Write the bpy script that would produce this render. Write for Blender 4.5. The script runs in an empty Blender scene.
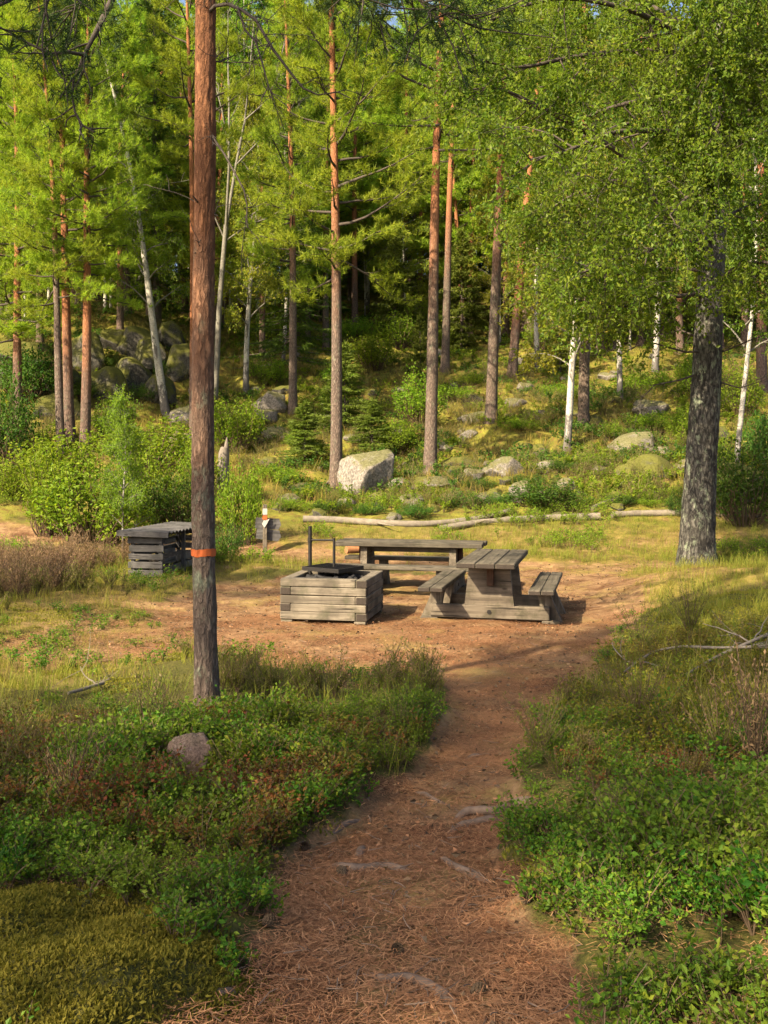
import bpy, math, random
import numpy as np
from mathutils import Vector, Matrix, Euler

sc = bpy.context.scene
col = sc.collection
R = math.radians
PI = math.pi

# ------------------------------------------------------------------ camera, sky, sun
CAMZ, F, HZ = 2.0, 1000.0, 456.0          # eye height, focal length in px, horizon row
cd = bpy.data.cameras.new('camera')
cd.sensor_fit = 'VERTICAL'; cd.sensor_height = 36.0; cd.lens = 36.0 * F / 1024.0
cd.shift_y = (HZ - 512.0) / 1024.0
cd.clip_start = 0.05; cd.clip_end = 2000
cam = bpy.data.objects.new('camera', cd); col.objects.link(cam)
cam.location = (0, 0, CAMZ); cam.rotation_euler = (R(90), 0, 0)
sc.camera = cam

SUN_EL = R(38); SUN_DIR = Vector((0.72, 0.69)).normalized()      # way the light travels on the ground
w = bpy.data.worlds.new('World'); sc.world = w; w.use_nodes = True
wn = w.node_tree; bg = wn.nodes['Background']
sky = wn.nodes.new('ShaderNodeTexSky'); sky.sky_type = 'NISHITA'; sky.sun_disc = False
sky.sun_elevation = SUN_EL
# azimuth of the sun itself (clockwise from +Y)
sky.sun_rotation = math.atan2(-SUN_DIR.x, -SUN_DIR.y)
wn.links.new(sky.outputs[0], bg.inputs[0]); bg.inputs[1].default_value = 0.108
sky.air_density = .7; sky.dust_density = 4.0; sky.ozone_density = 0.3
sd = bpy.data.lights.new('sun', 'SUN'); sd.energy = 5.0; sd.angle = R(0.53); sd.color = (1.0, 0.84, 0.60)
so = bpy.data.objects.new('sun', sd); col.objects.link(so)
ld = Vector((SUN_DIR.x*math.cos(SUN_EL), SUN_DIR.y*math.cos(SUN_EL), -math.sin(SUN_EL)))
so.rotation_euler = ld.to_track_quat('-Z', 'Y').to_euler(); so.location = (-20, -20, 30)
vs = sc.view_settings
sc.display_settings.display_device = 'sRGB'
vs.view_transform = 'Standard'; vs.look = 'None'; vs.gamma = 1; vs.use_curve_mapping = False
vs.exposure = 1.72
cy = sc.cycles
cy.max_bounces = 6; cy.diffuse_bounces = 3; cy.glossy_bounces = 2; cy.transmission_bounces = 3
cy.transparent_max_bounces = 4; cy.caustics_reflective = False; cy.caustics_refractive = False
cy.sample_clamp_indirect = 6
cy.use_denoising = True

# ------------------------------------------------------------------ helpers
def hash2(i, j, seed):
    h = (i.astype(np.int64)*374761393 + j.astype(np.int64)*668265263 + seed*1442695041) & 0xffffffff
    h = ((h ^ (h >> 13)) * 1274126177) & 0xffffffff
    return ((h ^ (h >> 16)) & 0xffff) / 65535.0
def vnoise(x, y, seed=0):
    x = np.asarray(x, float); y = np.asarray(y, float)
    xi = np.floor(x); yi = np.floor(y); fx = x-xi; fy = y-yi
    fx = fx*fx*(3-2*fx); fy = fy*fy*(3-2*fy)
    a = hash2(xi, yi, seed); b = hash2(xi+1, yi, seed); c = hash2(xi, yi+1, seed); d = hash2(xi+1, yi+1, seed)
    return (a*(1-fx)+b*fx)*(1-fy) + (c*(1-fx)+d*fx)*fy
def fbm(x, y, seed=0, octv=4, gain=0.5):
    s = 0; a = 1; t = 0
    for k in range(octv):
        s = s + a*vnoise(np.asarray(x)*2**k + 17.3*k, np.asarray(y)*2**k - 9.1*k, seed+k); t += a; a *= gain
    return s/t - 0.5
def ss(a, b, t):
    t = np.clip((np.asarray(t, float)-a)/(b-a), 0, 1); return t*t*(3-2*t)

class MB:
    """collects vertices and faces; build() links them as ONE mesh object"""
    def __init__(s): s.v = []; s.f = []; s.n = 0; s.attrs = None
    def add(s, v, f, mi=0, smooth=False):
        v = np.asarray(v, float).reshape(-1, 3); f = np.asarray(f, np.int64)
        if len(v) == 0: return
        s.v.append(v); s.f.append((f + s.n, mi, smooth)); s.n += len(v)
    def mesh(s, name, mats):
        me = bpy.data.meshes.new(name)
        V = np.concatenate(s.v); me.vertices.add(len(V)); me.vertices.foreach_set('co', V.ravel())
        loops = np.concatenate([f.ravel() for f, _, _ in s.f])
        lens = np.concatenate([np.full(len(f), f.shape[1]) for f, _, _ in s.f])
        mi = np.concatenate([np.full(len(f), m) for f, m, _ in s.f])
        sm = np.concatenate([np.full(len(f), k, bool) for f, _, k in s.f])
        me.loops.add(len(loops)); me.polygons.add(len(lens))
        me.loops.foreach_set('vertex_index', loops.astype(np.int32))
        st = np.zeros(len(lens), np.int32); st[1:] = np.cumsum(lens)[:-1]
        me.polygons.foreach_set('loop_start', st)
        me.polygons.foreach_set('material_index', mi.astype(np.int32))
        me.polygons.foreach_set('use_smooth', sm)
        for m in (mats if isinstance(mats, (list, tuple)) else [mats]): me.materials.append(m)
        me.update(calc_edges=True); me.validate()
        return me
    def build(s, name, mats, parent=None):
        return link(name, s.mesh(name, mats), parent)
def link(name, data, parent=None):
    o = bpy.data.objects.new(name, data); col.objects.link(o)
    if parent is not None: o.parent = parent
    return o
def tag(o, label=None, cat=None, group=None, kind=None):
    if label: o['label'] = label
    if cat: o['category'] = cat
    if group: o['group'] = group
    if kind: o['kind'] = kind
    return o
def thing(name, label, cat, loc=(0, 0, 0), rz=0, group=None):
    o = link(name, None); o.location = loc; o.rotation_euler = (0, 0, rz); o.empty_display_size = .2
    return tag(o, label, cat, group)

def tube(mb, pts, rad, seg=8, mi=0, rough=0.0, seed=0, fx=3.0, fy=2.0, cap=True, rag=0.0):
    """a smooth tapered tube along pts"""
    P = np.asarray(pts, float); n = len(P); rad = np.broadcast_to(np.asarray(rad, float), (n,))
    T = np.gradient(P, axis=0); T /= np.linalg.norm(T, axis=1, keepdims=True)+1e-9
    ref = np.eye(3)[np.argmin(np.abs(T).mean(0))]
    A = np.cross(T, ref); A /= np.linalg.norm(A, axis=1, keepdims=True)+1e-9
    B = np.cross(T, A)
    th = np.linspace(0, 2*PI, seg, endpoint=False)
    r = np.repeat(rad[:, None], seg, 1)
    if rough:
        L = np.concatenate([[0], np.cumsum(np.linalg.norm(np.diff(P, axis=0), axis=1))])
        u = np.cos(th)*fx; v2 = np.sin(th)*fx
        nn = fbm(u[None, :]+v2[None, :]*1.7+L[:, None]*fy, v2[None, :]-u[None, :]*.6+L[:, None]*fy*.37, seed, 3)
        r = r*(1+rough*2*nn)
    V = P[:, None, :] + r[..., None]*(np.cos(th)[None, :, None]*A[:, None, :] + np.sin(th)[None, :, None]*B[:, None, :])
    i = np.arange(n-1)[:, None]*seg; j = np.arange(seg)[None, :]; k = (j+1) % seg
    q = np.stack([i+j, i+k, i+seg+k, i+seg+j], -1).reshape(-1, 4)
    mb.add(V.reshape(-1, 3), q, mi, True)
    if cap:
        for e, ring in ((0, V[0]), (n-1, V[-1])):
            c = P[e]; vv = np.vstack([ring, c[None]])
            jj = np.arange(seg); kk = (jj+1) % seg
            ff = np.stack([jj, kk, np.full(seg, seg)], -1)
            mb.add(vv, ff if e else ff[:, ::-1], mi, False)

def box(mb, c, size, rot=(0, 0, 0), mi=0, bev=0.006, jit=0.0, rng=None, axis=None, emi=None):
    """a bevelled timber box, edges chamfered"""
    sx, sy, sz = [k/2 for k in size]; b = min(bev, sx*.4, sy*.4, sz*.4)
    vs_ = []; 
    for ax in range(3):
        for X in (-1, 1):
            for Y in (-1, 1):
                for Z in (-1, 1):
                    s_ = [sx-b, sy-b, sz-b]; s_[ax] += b
                    vs_.append((X*s_[0], Y*s_[1], Z*s_[2]))
    def vi(ax, X, Y, Z): return ax*8 + (X > 0)*4 + (Y > 0)*2 + (Z > 0)
    qs = []; ts = []
    for ax in range(3):
        o = [a for a in range(3) if a != ax]
        for S in (-1, 1):
            q = []
            for (p, r_) in ((-1, -1), (1, -1), (1, 1), (-1, 1)):
                c3 = [0, 0, 0]; c3[ax] = S; c3[o[0]] = p; c3[o[1]] = r_
                q.append(vi(ax, *c3))
            if (S > 0) == (ax == 1): q = q[::-1]
            qs.append(q)
    for ax in range(3):            # edge chamfers along axis ax
        o = [a for a in range(3) if a != ax]
        for p in (-1, 1):
            for r_ in (-1, 1):
                def cc(S):
                    c3 = [0, 0, 0]; c3[ax] = S; c3[o[0]] = p; c3[o[1]] = r_; return c3
                q = [vi(o[0], *cc(-1)), vi(o[0], *cc(1)), vi(o[1], *cc(1)), vi(o[1], *cc(-1))]
                qs.append(q)
    for X in (-1, 1):
        for Y in (-1, 1):
            for Z in (-1, 1): ts.append([vi(0, X, Y, Z), vi(1, X, Y, Z), vi(2, X, Y, Z)])
    V = np.array(vs_)
    M = np.array(Euler(rot).to_matrix())
    V = V @ M.T + np.array(c)
    if jit and rng is not None: V += rng.normal(0, jit, 3)
    n0 = mb.n
    # outward normals
    C = V.mean(0)
    def fix(fs):
        out = []
        for f in fs:
            p = V[f]; nrm = np.cross(p[1]-p[0], p[2]-p[0])
            out.append(f if np.dot(nrm, p.mean(0)-C) >= 0 else f[::-1])
        return out
    Q = fix(qs); ends = [] if axis is None else [2*axis, 2*axis+1]
    mb.add(V, [f for k, f in enumerate(Q) if k not in ends], mi); s = np.array(fix(ts))
    if ends: mb.f.append((np.array([Q[k] for k in ends]) + n0, emi, False))
    mb.f.append((s + n0, mi, False))

def prism(mb, poly, th, M, mi=0):
    """poly (x,z) extruded along y by th, placed by 4x4 M"""
    n = len(poly); P = np.array([(x, -th/2, z) for x, z in poly] + [(x, th/2, z) for x, z in poly])
    P = P @ np.array(M.to_3x3()).T + np.array(M.translation)
    sides = [[i, (i+1) % n, n+(i+1) % n, n+i] for i in range(n)]
    n0 = mb.n
    mb.add(P, [list(range(n))], mi)
    mb.f.append((np.array([list(range(2*n-1, n-1, -1))])+n0, mi, False))
    mb.f.append((np.array(sides)+n0, mi, False))

# ------------------------------------------------------------------ materials
class NT:
    def __init__(s, name):
        s.m = bpy.data.materials.new(name); s.m.use_nodes = True
        s.t = s.m.node_tree; s.t.nodes.clear(); s.out = s.t.nodes.new('ShaderNodeOutputMaterial')
    def n(s, typ, ins=None, **props):
        nd = s.t.nodes.new('ShaderNode'+typ)
        for k, v in props.items(): setattr(nd, k, v)
        for k, v in (ins or {}).items(): s.put(nd.inputs[k], v)
        return nd
    def put(s, sock, v):
        if isinstance(v, bpy.types.NodeSocket): s.t.links.new(v, sock)
        elif isinstance(v, bpy.types.Node): s.t.links.new(v.outputs[0], sock)
        else:
            if sock.type == 'RGBA' and len(v) == 3: v = (*v, 1)
            sock.default_value = v
    def ramp(s, fac, stops, interp='LINEAR'):
        r = s.n('ValToRGB', {0: fac}); cr = r.color_ramp; cr.interpolation = interp
        while len(cr.elements) < len(stops): cr.elements.new(0.5)
        for e, (p, c) in zip(cr.elements, stops):
            e.position = p; e.color = (*c, 1) if len(c) == 3 else c
        return r.outputs[0]
    def mix(s, f, a, b, mode='MIX'):
        m = s.n('Mix', data_type='RGBA', blend_type=mode)
        s.put(m.inputs[0], f); s.put(m.inputs[6], a); s.put(m.inputs[7], b); return m.outputs[2]
    def noise(s, vec, scale, detail=4, rough=.55, dist=0):
        return s.n('TexNoise', {'Vector': vec, 'Scale': scale, 'Detail': detail, 'Roughness': rough, 'Distortion': dist}).outputs[0]
    def coord(s, scale=(1, 1, 1), which='Object', loc=(0, 0, 0)):
        t = s.n('TexCoord').outputs[which]
        return s.n('Mapping', {'Vector': t, 'Scale': scale, 'Location': loc}).outputs[0]
    def math(s, op, a, b=None, clamp=False):
        m = s.n('Math', operation=op, use_clamp=clamp); s.put(m.inputs[0], a)
        if b is not None: s.put(m.inputs[1], b)
        return m.outputs[0]
    def bump(s, h, strength=.5, dist=.02):
        return s.n('Bump', {'Height': h, 'Strength': strength, 'Distance': dist}).outputs[0]
    def principled(s, c, rough=.8, normal=None, spec=.3):
        ins = {'Base Color': c, 'Roughness': rough, 'Specular IOR Level': spec}
        if normal is not None: ins['Normal'] = normal
        return s.n('BsdfPrincipled', ins)
    def done(s, sh): s.put(s.out.inputs[0], sh); return s.m

def leaf_mat(name, cols, trans=.45, rough=.55, spec=.25, tcol=1.35, patch=.9, pamt=.45, pcol=None):
    t = NT(name)
    isl = t.n('NewGeometry').outputs['Random Per Island']
    rnd = t.n('ObjectInfo').outputs['Random']
    n = len(cols)
    c = t.ramp(isl, [(i/(n-1), k) for i, k in enumerate(cols)])
    pn = t.noise(t.coord(), patch, 3, .6)
    c = t.mix(t.ramp(pn, [(.38, (0, 0, 0)), (.62, (pamt, pamt, pamt))]), c, cols[-1] if pcol is None else pcol)
    hs = t.n('HueSaturation', {'Hue': t.math('ADD', t.math('MULTIPLY', rnd, .035), .4825),
                               'Saturation': 1.0, 'Value': t.math('ADD', t.math('MULTIPLY', rnd, .35), .82), 'Color': c})
    p = t.principled(hs.outputs[0], rough, spec=spec*.35)
    tc = t.mix(1.0, hs.outputs[0], (tcol, tcol*1.02, .65), 'MULTIPLY')
    tr = t.n('BsdfTranslucent', {'Color': tc})
    return t.done(t.n('MixShader', {0: trans, 1: p, 2: tr}))

def pine_bark(name, z0, z1, low=((.055, .040, .032), (.17, .125, .098)), high=((.20, .078, .034), (.46, .20, .09)), lichen=.35, plate_s=24):
    t = NT(name); o = t.n('TexCoord').outputs['Object']
    z = t.n('SeparateXYZ', {0: o}).outputs[2]
    m = t.n('Mapping', {'Vector': o, 'Scale': (plate_s, plate_s, plate_s*.3)}).outputs[0]
    wob = t.n('VectorMath', {0: m, 1: t.n('TexNoise', {'Vector': m, 'Scale': 1.6, 'Detail': 4}).outputs['Color']}, operation='ADD').outputs[0]
    vo = t.n('TexVoronoi', {'Vector': wob, 'Scale': 1.0}, feature='DISTANCE_TO_EDGE').outputs['Distance']
    scaly = t.noise(t.n('Mapping', {'Vector': o, 'Scale': (plate_s*1.1, plate_s*1.1, plate_s*.45)}).outputs[0], 1, 6, .7, .8)
    plate = t.ramp(t.math('ADD', t.math('MULTIPLY', vo, .7), scaly), [(.50, (0, 0, 0)), (.72, (1, 1, 1))])
    fine = t.noise(t.n('Mapping', {'Vector': o, 'Scale': (60, 60, 22)}).outputs[0], 1, 5, .65)
    big = t.noise(t.n('Mapping', {'Vector': o, 'Scale': (4, 4, 1.3)}).outputs[0], 1, 3)
    h = t.n('MapRange', {0: t.math('ADD', z, t.math('MULTIPLY', t.math('SUBTRACT', big, .5), 4.0)), 1: z0, 2: z1}).outputs[0]
    lo = t.mix(plate, low[0], t.mix(fine, low[0], low[1])); 
    hi = t.mix(t.math('MULTIPLY', t.math('ADD', plate, .45), .69), high[0], t.mix(fine, high[0], high[1]))
    c = t.mix(h, lo, hi)
    lich = t.ramp(t.noise(t.n('Mapping', {'Vector': o, 'Scale': (9, 9, 5), 'Location': (3, 1, 4)}).outputs[0], 1, 6, .7), [(.54, (0, 0, 0)), (.66, (1, 1, 1))])
    lf = t.math('MULTIPLY', t.math('MULTIPLY', lich, lichen), t.math('SUBTRACT', 1.0, h, True))
    c = t.mix(lf, c, (.20, .23, .15))
    hh = t.math('ADD', t.math('MULTIPLY', plate, .7), t.math('MULTIPLY', fine, .6))
    return t.done(t.principled(c, .9, t.bump(hh, .9, .02), .15))

def birch_bark(name, white=(.44, .41, .345), dark=(.05, .045, .04), zdark=1.2, amount=.5, green=0.0):
    t = NT(name); o = t.n('TexCoord').outputs['Object']; z = t.n('SeparateXYZ', {0: o}).outputs[2]
    len_ = t.noise(t.n('Mapping', {'Vector': o, 'Scale': (7, 7, 34)}).outputs[0], 1, 4, .6)
    pat = t.noise(t.n('Mapping', {'Vector': o, 'Scale': (5, 5, 2.2)}).outputs[0], 1, 6, .65, .6)
    zz = t.n('MapRange', {0: z, 1: 0, 2: zdark, 3: .34, 4: 0.0}).outputs[0]
    a = t.ramp(len_, [(.57, (0, 0, 0)), (.64, (1, 1, 1))])
    b = t.ramp(t.math('ADD', pat, zz), [(1-amount, (0, 0, 0)), (1.08-amount, (1, 1, 1))])
    f = t.math('MAXIMUM', t.math('MULTIPLY', a, .7), b)
    fine = t.noise(t.n('Mapping', {'Vector': o, 'Scale': (40, 40, 12)}).outputs[0], 1, 5, .7)
    dk = t.mix(fine, dark, tuple(k*3.2 for k in dark))
    if green: dk = t.mix(t.math('MULTIPLY', t.ramp(pat, [(.45, (0, 0, 0)), (.6, (1, 1, 1))]), green), dk, (.10, .12, .06))
    wt = t.mix(fine, tuple(k*.7 for k in white), white)
    return t.done(t.principled(t.mix(f, wt, dk), .85, t.bump(t.math('ADD', t.math('MULTIPLY', f, -.4), fine), .7, .025), .2))

def wood(name, axis, dark, light, grey=.5, rough=.85):
    t = NT(name); sc_ = [22, 22, 22]; sc_['xyz'.index(axis)] = .9
    o = t.n('TexCoord').outputs['Object']
    g = t.noise(t.n('Mapping', {'Vector': o, 'Scale': sc_}).outputs[0], 1, 6, .65, .35)
    sf = [90, 90, 90]; sf['xyz'.index(axis)] = 3
    f = t.noise(t.n('Mapping', {'Vector': o, 'Scale': sf}).outputs[0], 1, 4, .6)
    st = t.noise(o, 3.3, 4, .6)
    isl = t.n('NewGeometry').outputs['Random Per Island']
    c = t.ramp(g, [(.25, dark), (.5, tuple((a+b)/2 for a, b in zip(dark, light))), (.72, light)])
    c = t.mix(t.ramp(f, [(.55, (0, 0, 0)), (.7, (.6, .6, .6))]), c, tuple(k*.55 for k in dark))
    c = t.mix(t.ramp(st, [(.42, (0, 0, 0)), (.66, (.75, .75, .75))]), c, tuple(k*.6 for k in dark))
    c = t.mix(t.ramp(t.noise(t.coord(loc=(3, 8, 5)), 6, 6, .7), [(.52, (0, 0, 0)), (.66, (.6, .6, .6))]), c, (dark[0]*.7, dark[1]*.85, dark[2]*.6))
    crk = t.noise(t.n('Mapping', {'Vector': o, 'Scale': [k*1.9 if k > 5 else 1.6 for k in sc_], 'Location': (1, 2, 3)}).outputs[0], 1, 2, .5, .2)
    c = t.mix(t.ramp(crk, [(.30, (.9, .9, .9)), (.36, (0, 0, 0))]), c, tuple(k*.25 for k in dark))
    v = t.math('ADD', t.math('MULTIPLY', isl, .3), .85)
    c = t.n('HueSaturation', {'Color': c, 'Value': v}).outputs[0]
    vo = t.n('TexVoronoi', {'Vector': t.n('Mapping', {'Vector': o, 'Scale': [3.0 if 'xyz'[i] == axis else 7.0 for i in range(3)]}).outputs[0], 'Scale': 1}).outputs['Distance']
    c = t.mix(t.ramp(vo, [(.06, (.8, .8, .8)), (.13, (0, 0, 0))]), c, tuple(k*.5 for k in dark))
    return t.done(t.principled(c, rough, t.bump(t.math('ADD', g, t.math('MULTIPLY', f, .5)), .5, .006), .2))

def rock_mat(name, a, b, moss=.5, mosscol=(.085, .085, .018)):
    t = NT(name); o = t.coord(); g = t.n('NewGeometry')
    n1 = t.noise(o, 2.2, 8, .65, .3); n2 = t.noise(o, 14, 6, .7); n3 = t.noise(o, 55, 3, .6)
    c = t.mix(n1, a, b)
    c = t.mix(t.ramp(n2, [(.42, (.75, .75, .75)), (.58, (0, 0, 0))]), c, tuple(k*.5 for k in a))
    c = t.mix(t.ramp(t.noise(o, 7, 5, .7), [(.58, (0, 0, 0)), (.66, (.28, .28, .28))]), c, tuple(min(.34, k*1.5) for k in b))
    z = t.n('SeparateXYZ', {0: g.outputs['Normal']}).outputs[2]
    mf = t.math('MULTIPLY', t.ramp(t.math('ADD', t.math('MULTIPLY', z, .55), t.math('MULTIPLY', n1, .75)), [(.62-.16*(moss > .9), (0, 0, 0)), (.80-.16*(moss > .9), (1, 1, 1))]), moss)
    mc = t.mix(n2, tuple(k*.5 for k in mosscol), tuple(k*1.5 for k in mosscol))
    c = t.mix(mf, c, mc)
    return t.done(t.principled(c, .92, t.bump(t.math('ADD', n1, t.math('ADD', t.math('MULTIPLY', n2, .4), t.math('MULTIPLY', n3, .2))), .8, .06), .15))

def plain(name, a, b, scale=30, rough=.8, spec=.2, metal=0, bump=.3):
    t = NT(name); o = t.coord(); n = t.noise(o, scale, 5, .6)
    p = t.principled(t.mix(n, a, b), rough, t.bump(n, bump, .01), spec)
    p.inputs['Metallic'].default_value = metal
    return t.done(p)

M = {}
M['pine_front'] = pine_bark('front_pine_bark', 1.2, 4.0, low=((.075, .055, .042), (.20, .15, .115)), high=((.085, .036, .018), (.34, .155, .07)), lichen=.6)
M['pine'] = pine_bark('pine_bark', 4.5, 8.0, low=((.08, .058, .045), (.25, .185, .14)))
M['pine_red'] = pine_bark('red_pine_bark', 1.5, 4.5, low=((.08, .055, .042), (.24, .16, .12)))
M['spruce_bark'] = plain('spruce_bark', (.05, .04, .032), (.15, .12, .10), 18, .9)
M['birch'] = birch_bark('birch_bark', amount=.46)
M['birch_old'] = pine_bark('old_birch_bark', 3.6, 7.0, low=((.022, .020, .017), (.15, .14, .115)), high=((.07, .065, .055), (.36, .34, .29)), lichen=.8, plate_s=15)
M['birch_grey'] = birch_bark('grey_birch_bark', white=(.19, .175, .14), dark=(.05, .042, .035), zdark=.5, amount=.42)
M['dead_wood'] = plain('dead_wood', (.075, .062, .048), (.22, .185, .145), 26, .9)
M['log_wood'] = plain('bleached_log', (.05, .042, .032), (.25, .21, .16), 9, .9, bump=.8)
M['dark_branch'] = plain('dark_branch_bark', (.03, .025, .02), (.09, .07, .055), 30, .9)
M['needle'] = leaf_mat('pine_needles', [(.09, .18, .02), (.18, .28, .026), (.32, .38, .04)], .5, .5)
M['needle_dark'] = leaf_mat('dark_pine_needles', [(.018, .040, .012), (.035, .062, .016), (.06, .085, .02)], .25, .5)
M['spruce'] = leaf_mat('spruce_needles', [(.025, .06, .012), (.055, .105, .016), (.11, .16, .022)], .3, .5)
M['spruce_young'] = leaf_mat('young_spruce_needles', [(.05, .085, .012), (.10, .14, .02), (.15, .18, .03)], .3, .5)  # yellow-green needles of the young spruces
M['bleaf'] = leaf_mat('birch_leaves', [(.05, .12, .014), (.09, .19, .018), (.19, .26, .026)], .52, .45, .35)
M['bleaf_lit'] = leaf_mat('sunlit_birch_leaves', [(.11, .17, .016), (.18, .23, .024), (.31, .29, .036)], .48, .45, .3)  # yellower, brighter copy of the birch leaves, with sunlight put into the colour
M['bush'] = leaf_mat('bush_leaves', [(.08, .16, .012), (.125, .21, .015), (.20, .26, .022)], .48, .5)
M['bush_dark'] = leaf_mat('dark_bush_leaves', [(.025, .065, .012), (.045, .10, .014), (.08, .135, .018)], .4, .45)
M['bilberry'] = leaf_mat('bilberry_leaves', [(.022, .075, .008), (.04, .115, .010), (.08, .165, .013), (.17, .21, .018)], .4, .45, .25, patch=1.6, pamt=.6, pcol=(.14, .15, .018))
M['bilberry_y'] = leaf_mat('yellow_green_bilberry_leaves', [(.05, .105, .010), (.10, .155, .012), (.18, .20, .018), (.22, .19, .022)], .4, .45, .25, patch=1.4, pamt=.7, pcol=(.13, .085, .022))  # yellower and brighter than the other bilberry leaves, browner in patches
M['bilberry_red'] = leaf_mat('red_bilberry_leaves', [(.17, .03, .022), (.11, .05, .015), (.10, .11, .018)], .4, .45)
M['heather'] = leaf_mat('heather_shoots', [(.05, .075, .010), (.09, .125, .014), (.14, .16, .02)], .3, .7, patch=1.2, pamt=.5, pcol=(.15, .12, .03))
M['heather_flower'] = leaf_mat('faded_heather_flowers', [(.20, .11, .085), (.26, .17, .11), (.15, .14, .05)], .4, .8)
M['dry'] = leaf_mat('dry_stems', [(.10, .065, .035), (.20, .14, .07), (.28, .20, .10)], .25, .8)
M['grass'] = leaf_mat('grass_blades', [(.07, .12, .012), (.13, .17, .018), (.26, .23, .045)], .4, .55)
M['grass_yellow'] = leaf_mat('yellow_grass_blades', [(.10, .11, .014), (.18, .16, .028), (.28, .20, .06)], .4, .6)
M['moss'] = leaf_mat('moss_fronds', [(.075, .085, .013), (.13, .13, .018), (.21, .18, .026)], .35, .8)
M['litter'] = leaf_mat('pine_needle_litter', [(.08, .045, .018), (.25, .125, .048), (.46, .28, .12)], .05, .7)
M['stem'] = plain('brown_stem', (.05, .035, .02), (.12, .08, .045), 40)
WG = dict(dark=(.055, .043, .030), light=(.175, .145, .105))
M['topy'] = wood('dark_weathered_planks', 'y', (.035, .029, .020), (.135, .115, .082))
for ax in 'xyz':
    M['tw'+ax] = wood('weathered_timber_'+ax, ax, **WG)
    M['pit'+ax] = wood('pale_timber_'+ax, ax, (.075, .062, .045), (.235, .20, .145))
    M['shed'+ax] = wood('grey_boards_'+ax, ax, (.035, .033, .031), (.125, .117, .108))
M['endgrain'] = plain('dark_end_grain', (.018, .014, .011), (.055, .043, .033), 40, .9)
M['iron'] = plain('sooty_iron', (.012, .011, .010), (.03, .026, .022), 30, .6, .4, .6)
M['rust'] = plain('rusty_iron', (.02, .016, .014), (.16, .065, .035), 9, .8, .3, .3)
M['ash'] = plain('ash', (.03, .028, .026), (.16, .15, .14), 14, 1)
M['char'] = plain('charcoal', (.008, .008, .008), (.03, .028, .026), 20, .8)
M['orange'] = plain('orange_paint', (.22, .05, .015), (.50, .115, .025), 16, .75)
M['white'] = plain('white_paint', (.24, .23, .20), (.42, .40, .36), 25, .7)
M['cutwood'] = plain('fresh_cut_wood', (.38, .15, .06), (.55, .27, .11), 20, .8)
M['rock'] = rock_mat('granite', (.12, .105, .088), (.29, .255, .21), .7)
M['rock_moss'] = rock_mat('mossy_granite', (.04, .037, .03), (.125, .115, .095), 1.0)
M['rock_pink'] = rock_mat('pinkish_stone', (.20, .135, .10), (.36, .25, .19), .25)
M['root'] = plain('worn_root', (.045, .03, .02), (.23, .16, .11), 24, .8)

# ------------------------------------------------------------------ ground
PY = np.array([-60, -20, 0, 3, 5, 7, 9, 19.5, 22, 25, 28, 36, 45, 55, 70, 100, 170], float)
PZ = np.array([1.6, .9, .42, .30, .14, .04, 0, 0, .42, .95, 1.5, 3.2, 5.6, 8.8, 13, 20, 30], float)
def prof(y): 
    return (np.interp(y-1.2, PY, PZ)+np.interp(y-.4, PY, PZ)+np.interp(y+.4, PY, PZ)+np.interp(y+1.2, PY, PZ))/4
PCY = np.array([-20, 0, 3, 3.9, 5.3, 6.5, 8, 9.5, 12], float)
PCX = np.array([-1.5, -.25, -.04, .06, .28, .62, .9, 1.15, 1.2], float)
PHW = np.array([.6, .55, .53, .64, .50, .38, .50, .9, 1.3], float)
def pathmask(x, y):
    x = np.asarray(x, float); y = np.asarray(y, float)
    wob = fbm(x*1.6, y*1.6, 5, 4)
    d = np.abs(x-np.interp(y, PCY, PCX))/np.interp(y, PCY, PHW)
    a = 1-ss(.65, 1.25, d+wob*1.15); a = a*(y < 12)
    e = np.sqrt(((x-.15)/np.maximum(.6, 3.3+.12*(y-12)))**2+((y-12.7)/4.3)**2)     # clearing round the tables
    c = 1-ss(.78, 1.12, e+wob*.5)
    # trail leaving along the log, left towards the shed and right past the birch
    yc = np.interp(x, [-12, -6, -2.5, 0, 2, 4, 6, 12], [22, 20.3, 19.6, 18.2, 17.3, 17.2, 17.0, 17.5])
    b = (1-ss(.7, 1.5, np.abs(y-yc)/.9+wob*1.0))*(.6+.4*(x < 3))
    b3 = (1-ss(.3, 1.3, np.sqrt(((x+2.4)/2.2)**2+((y-10.6)/2.6)**2)+wob*1.3))*.55
    b2 = (1-ss(.5, 1.2, np.sqrt(((x-2.7)/1.5)**2+((y-15.5)/2.4)**2)+wob*.6))
    return np.maximum.reduce([a, c, b*.9, b2*.8, b3])
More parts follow.
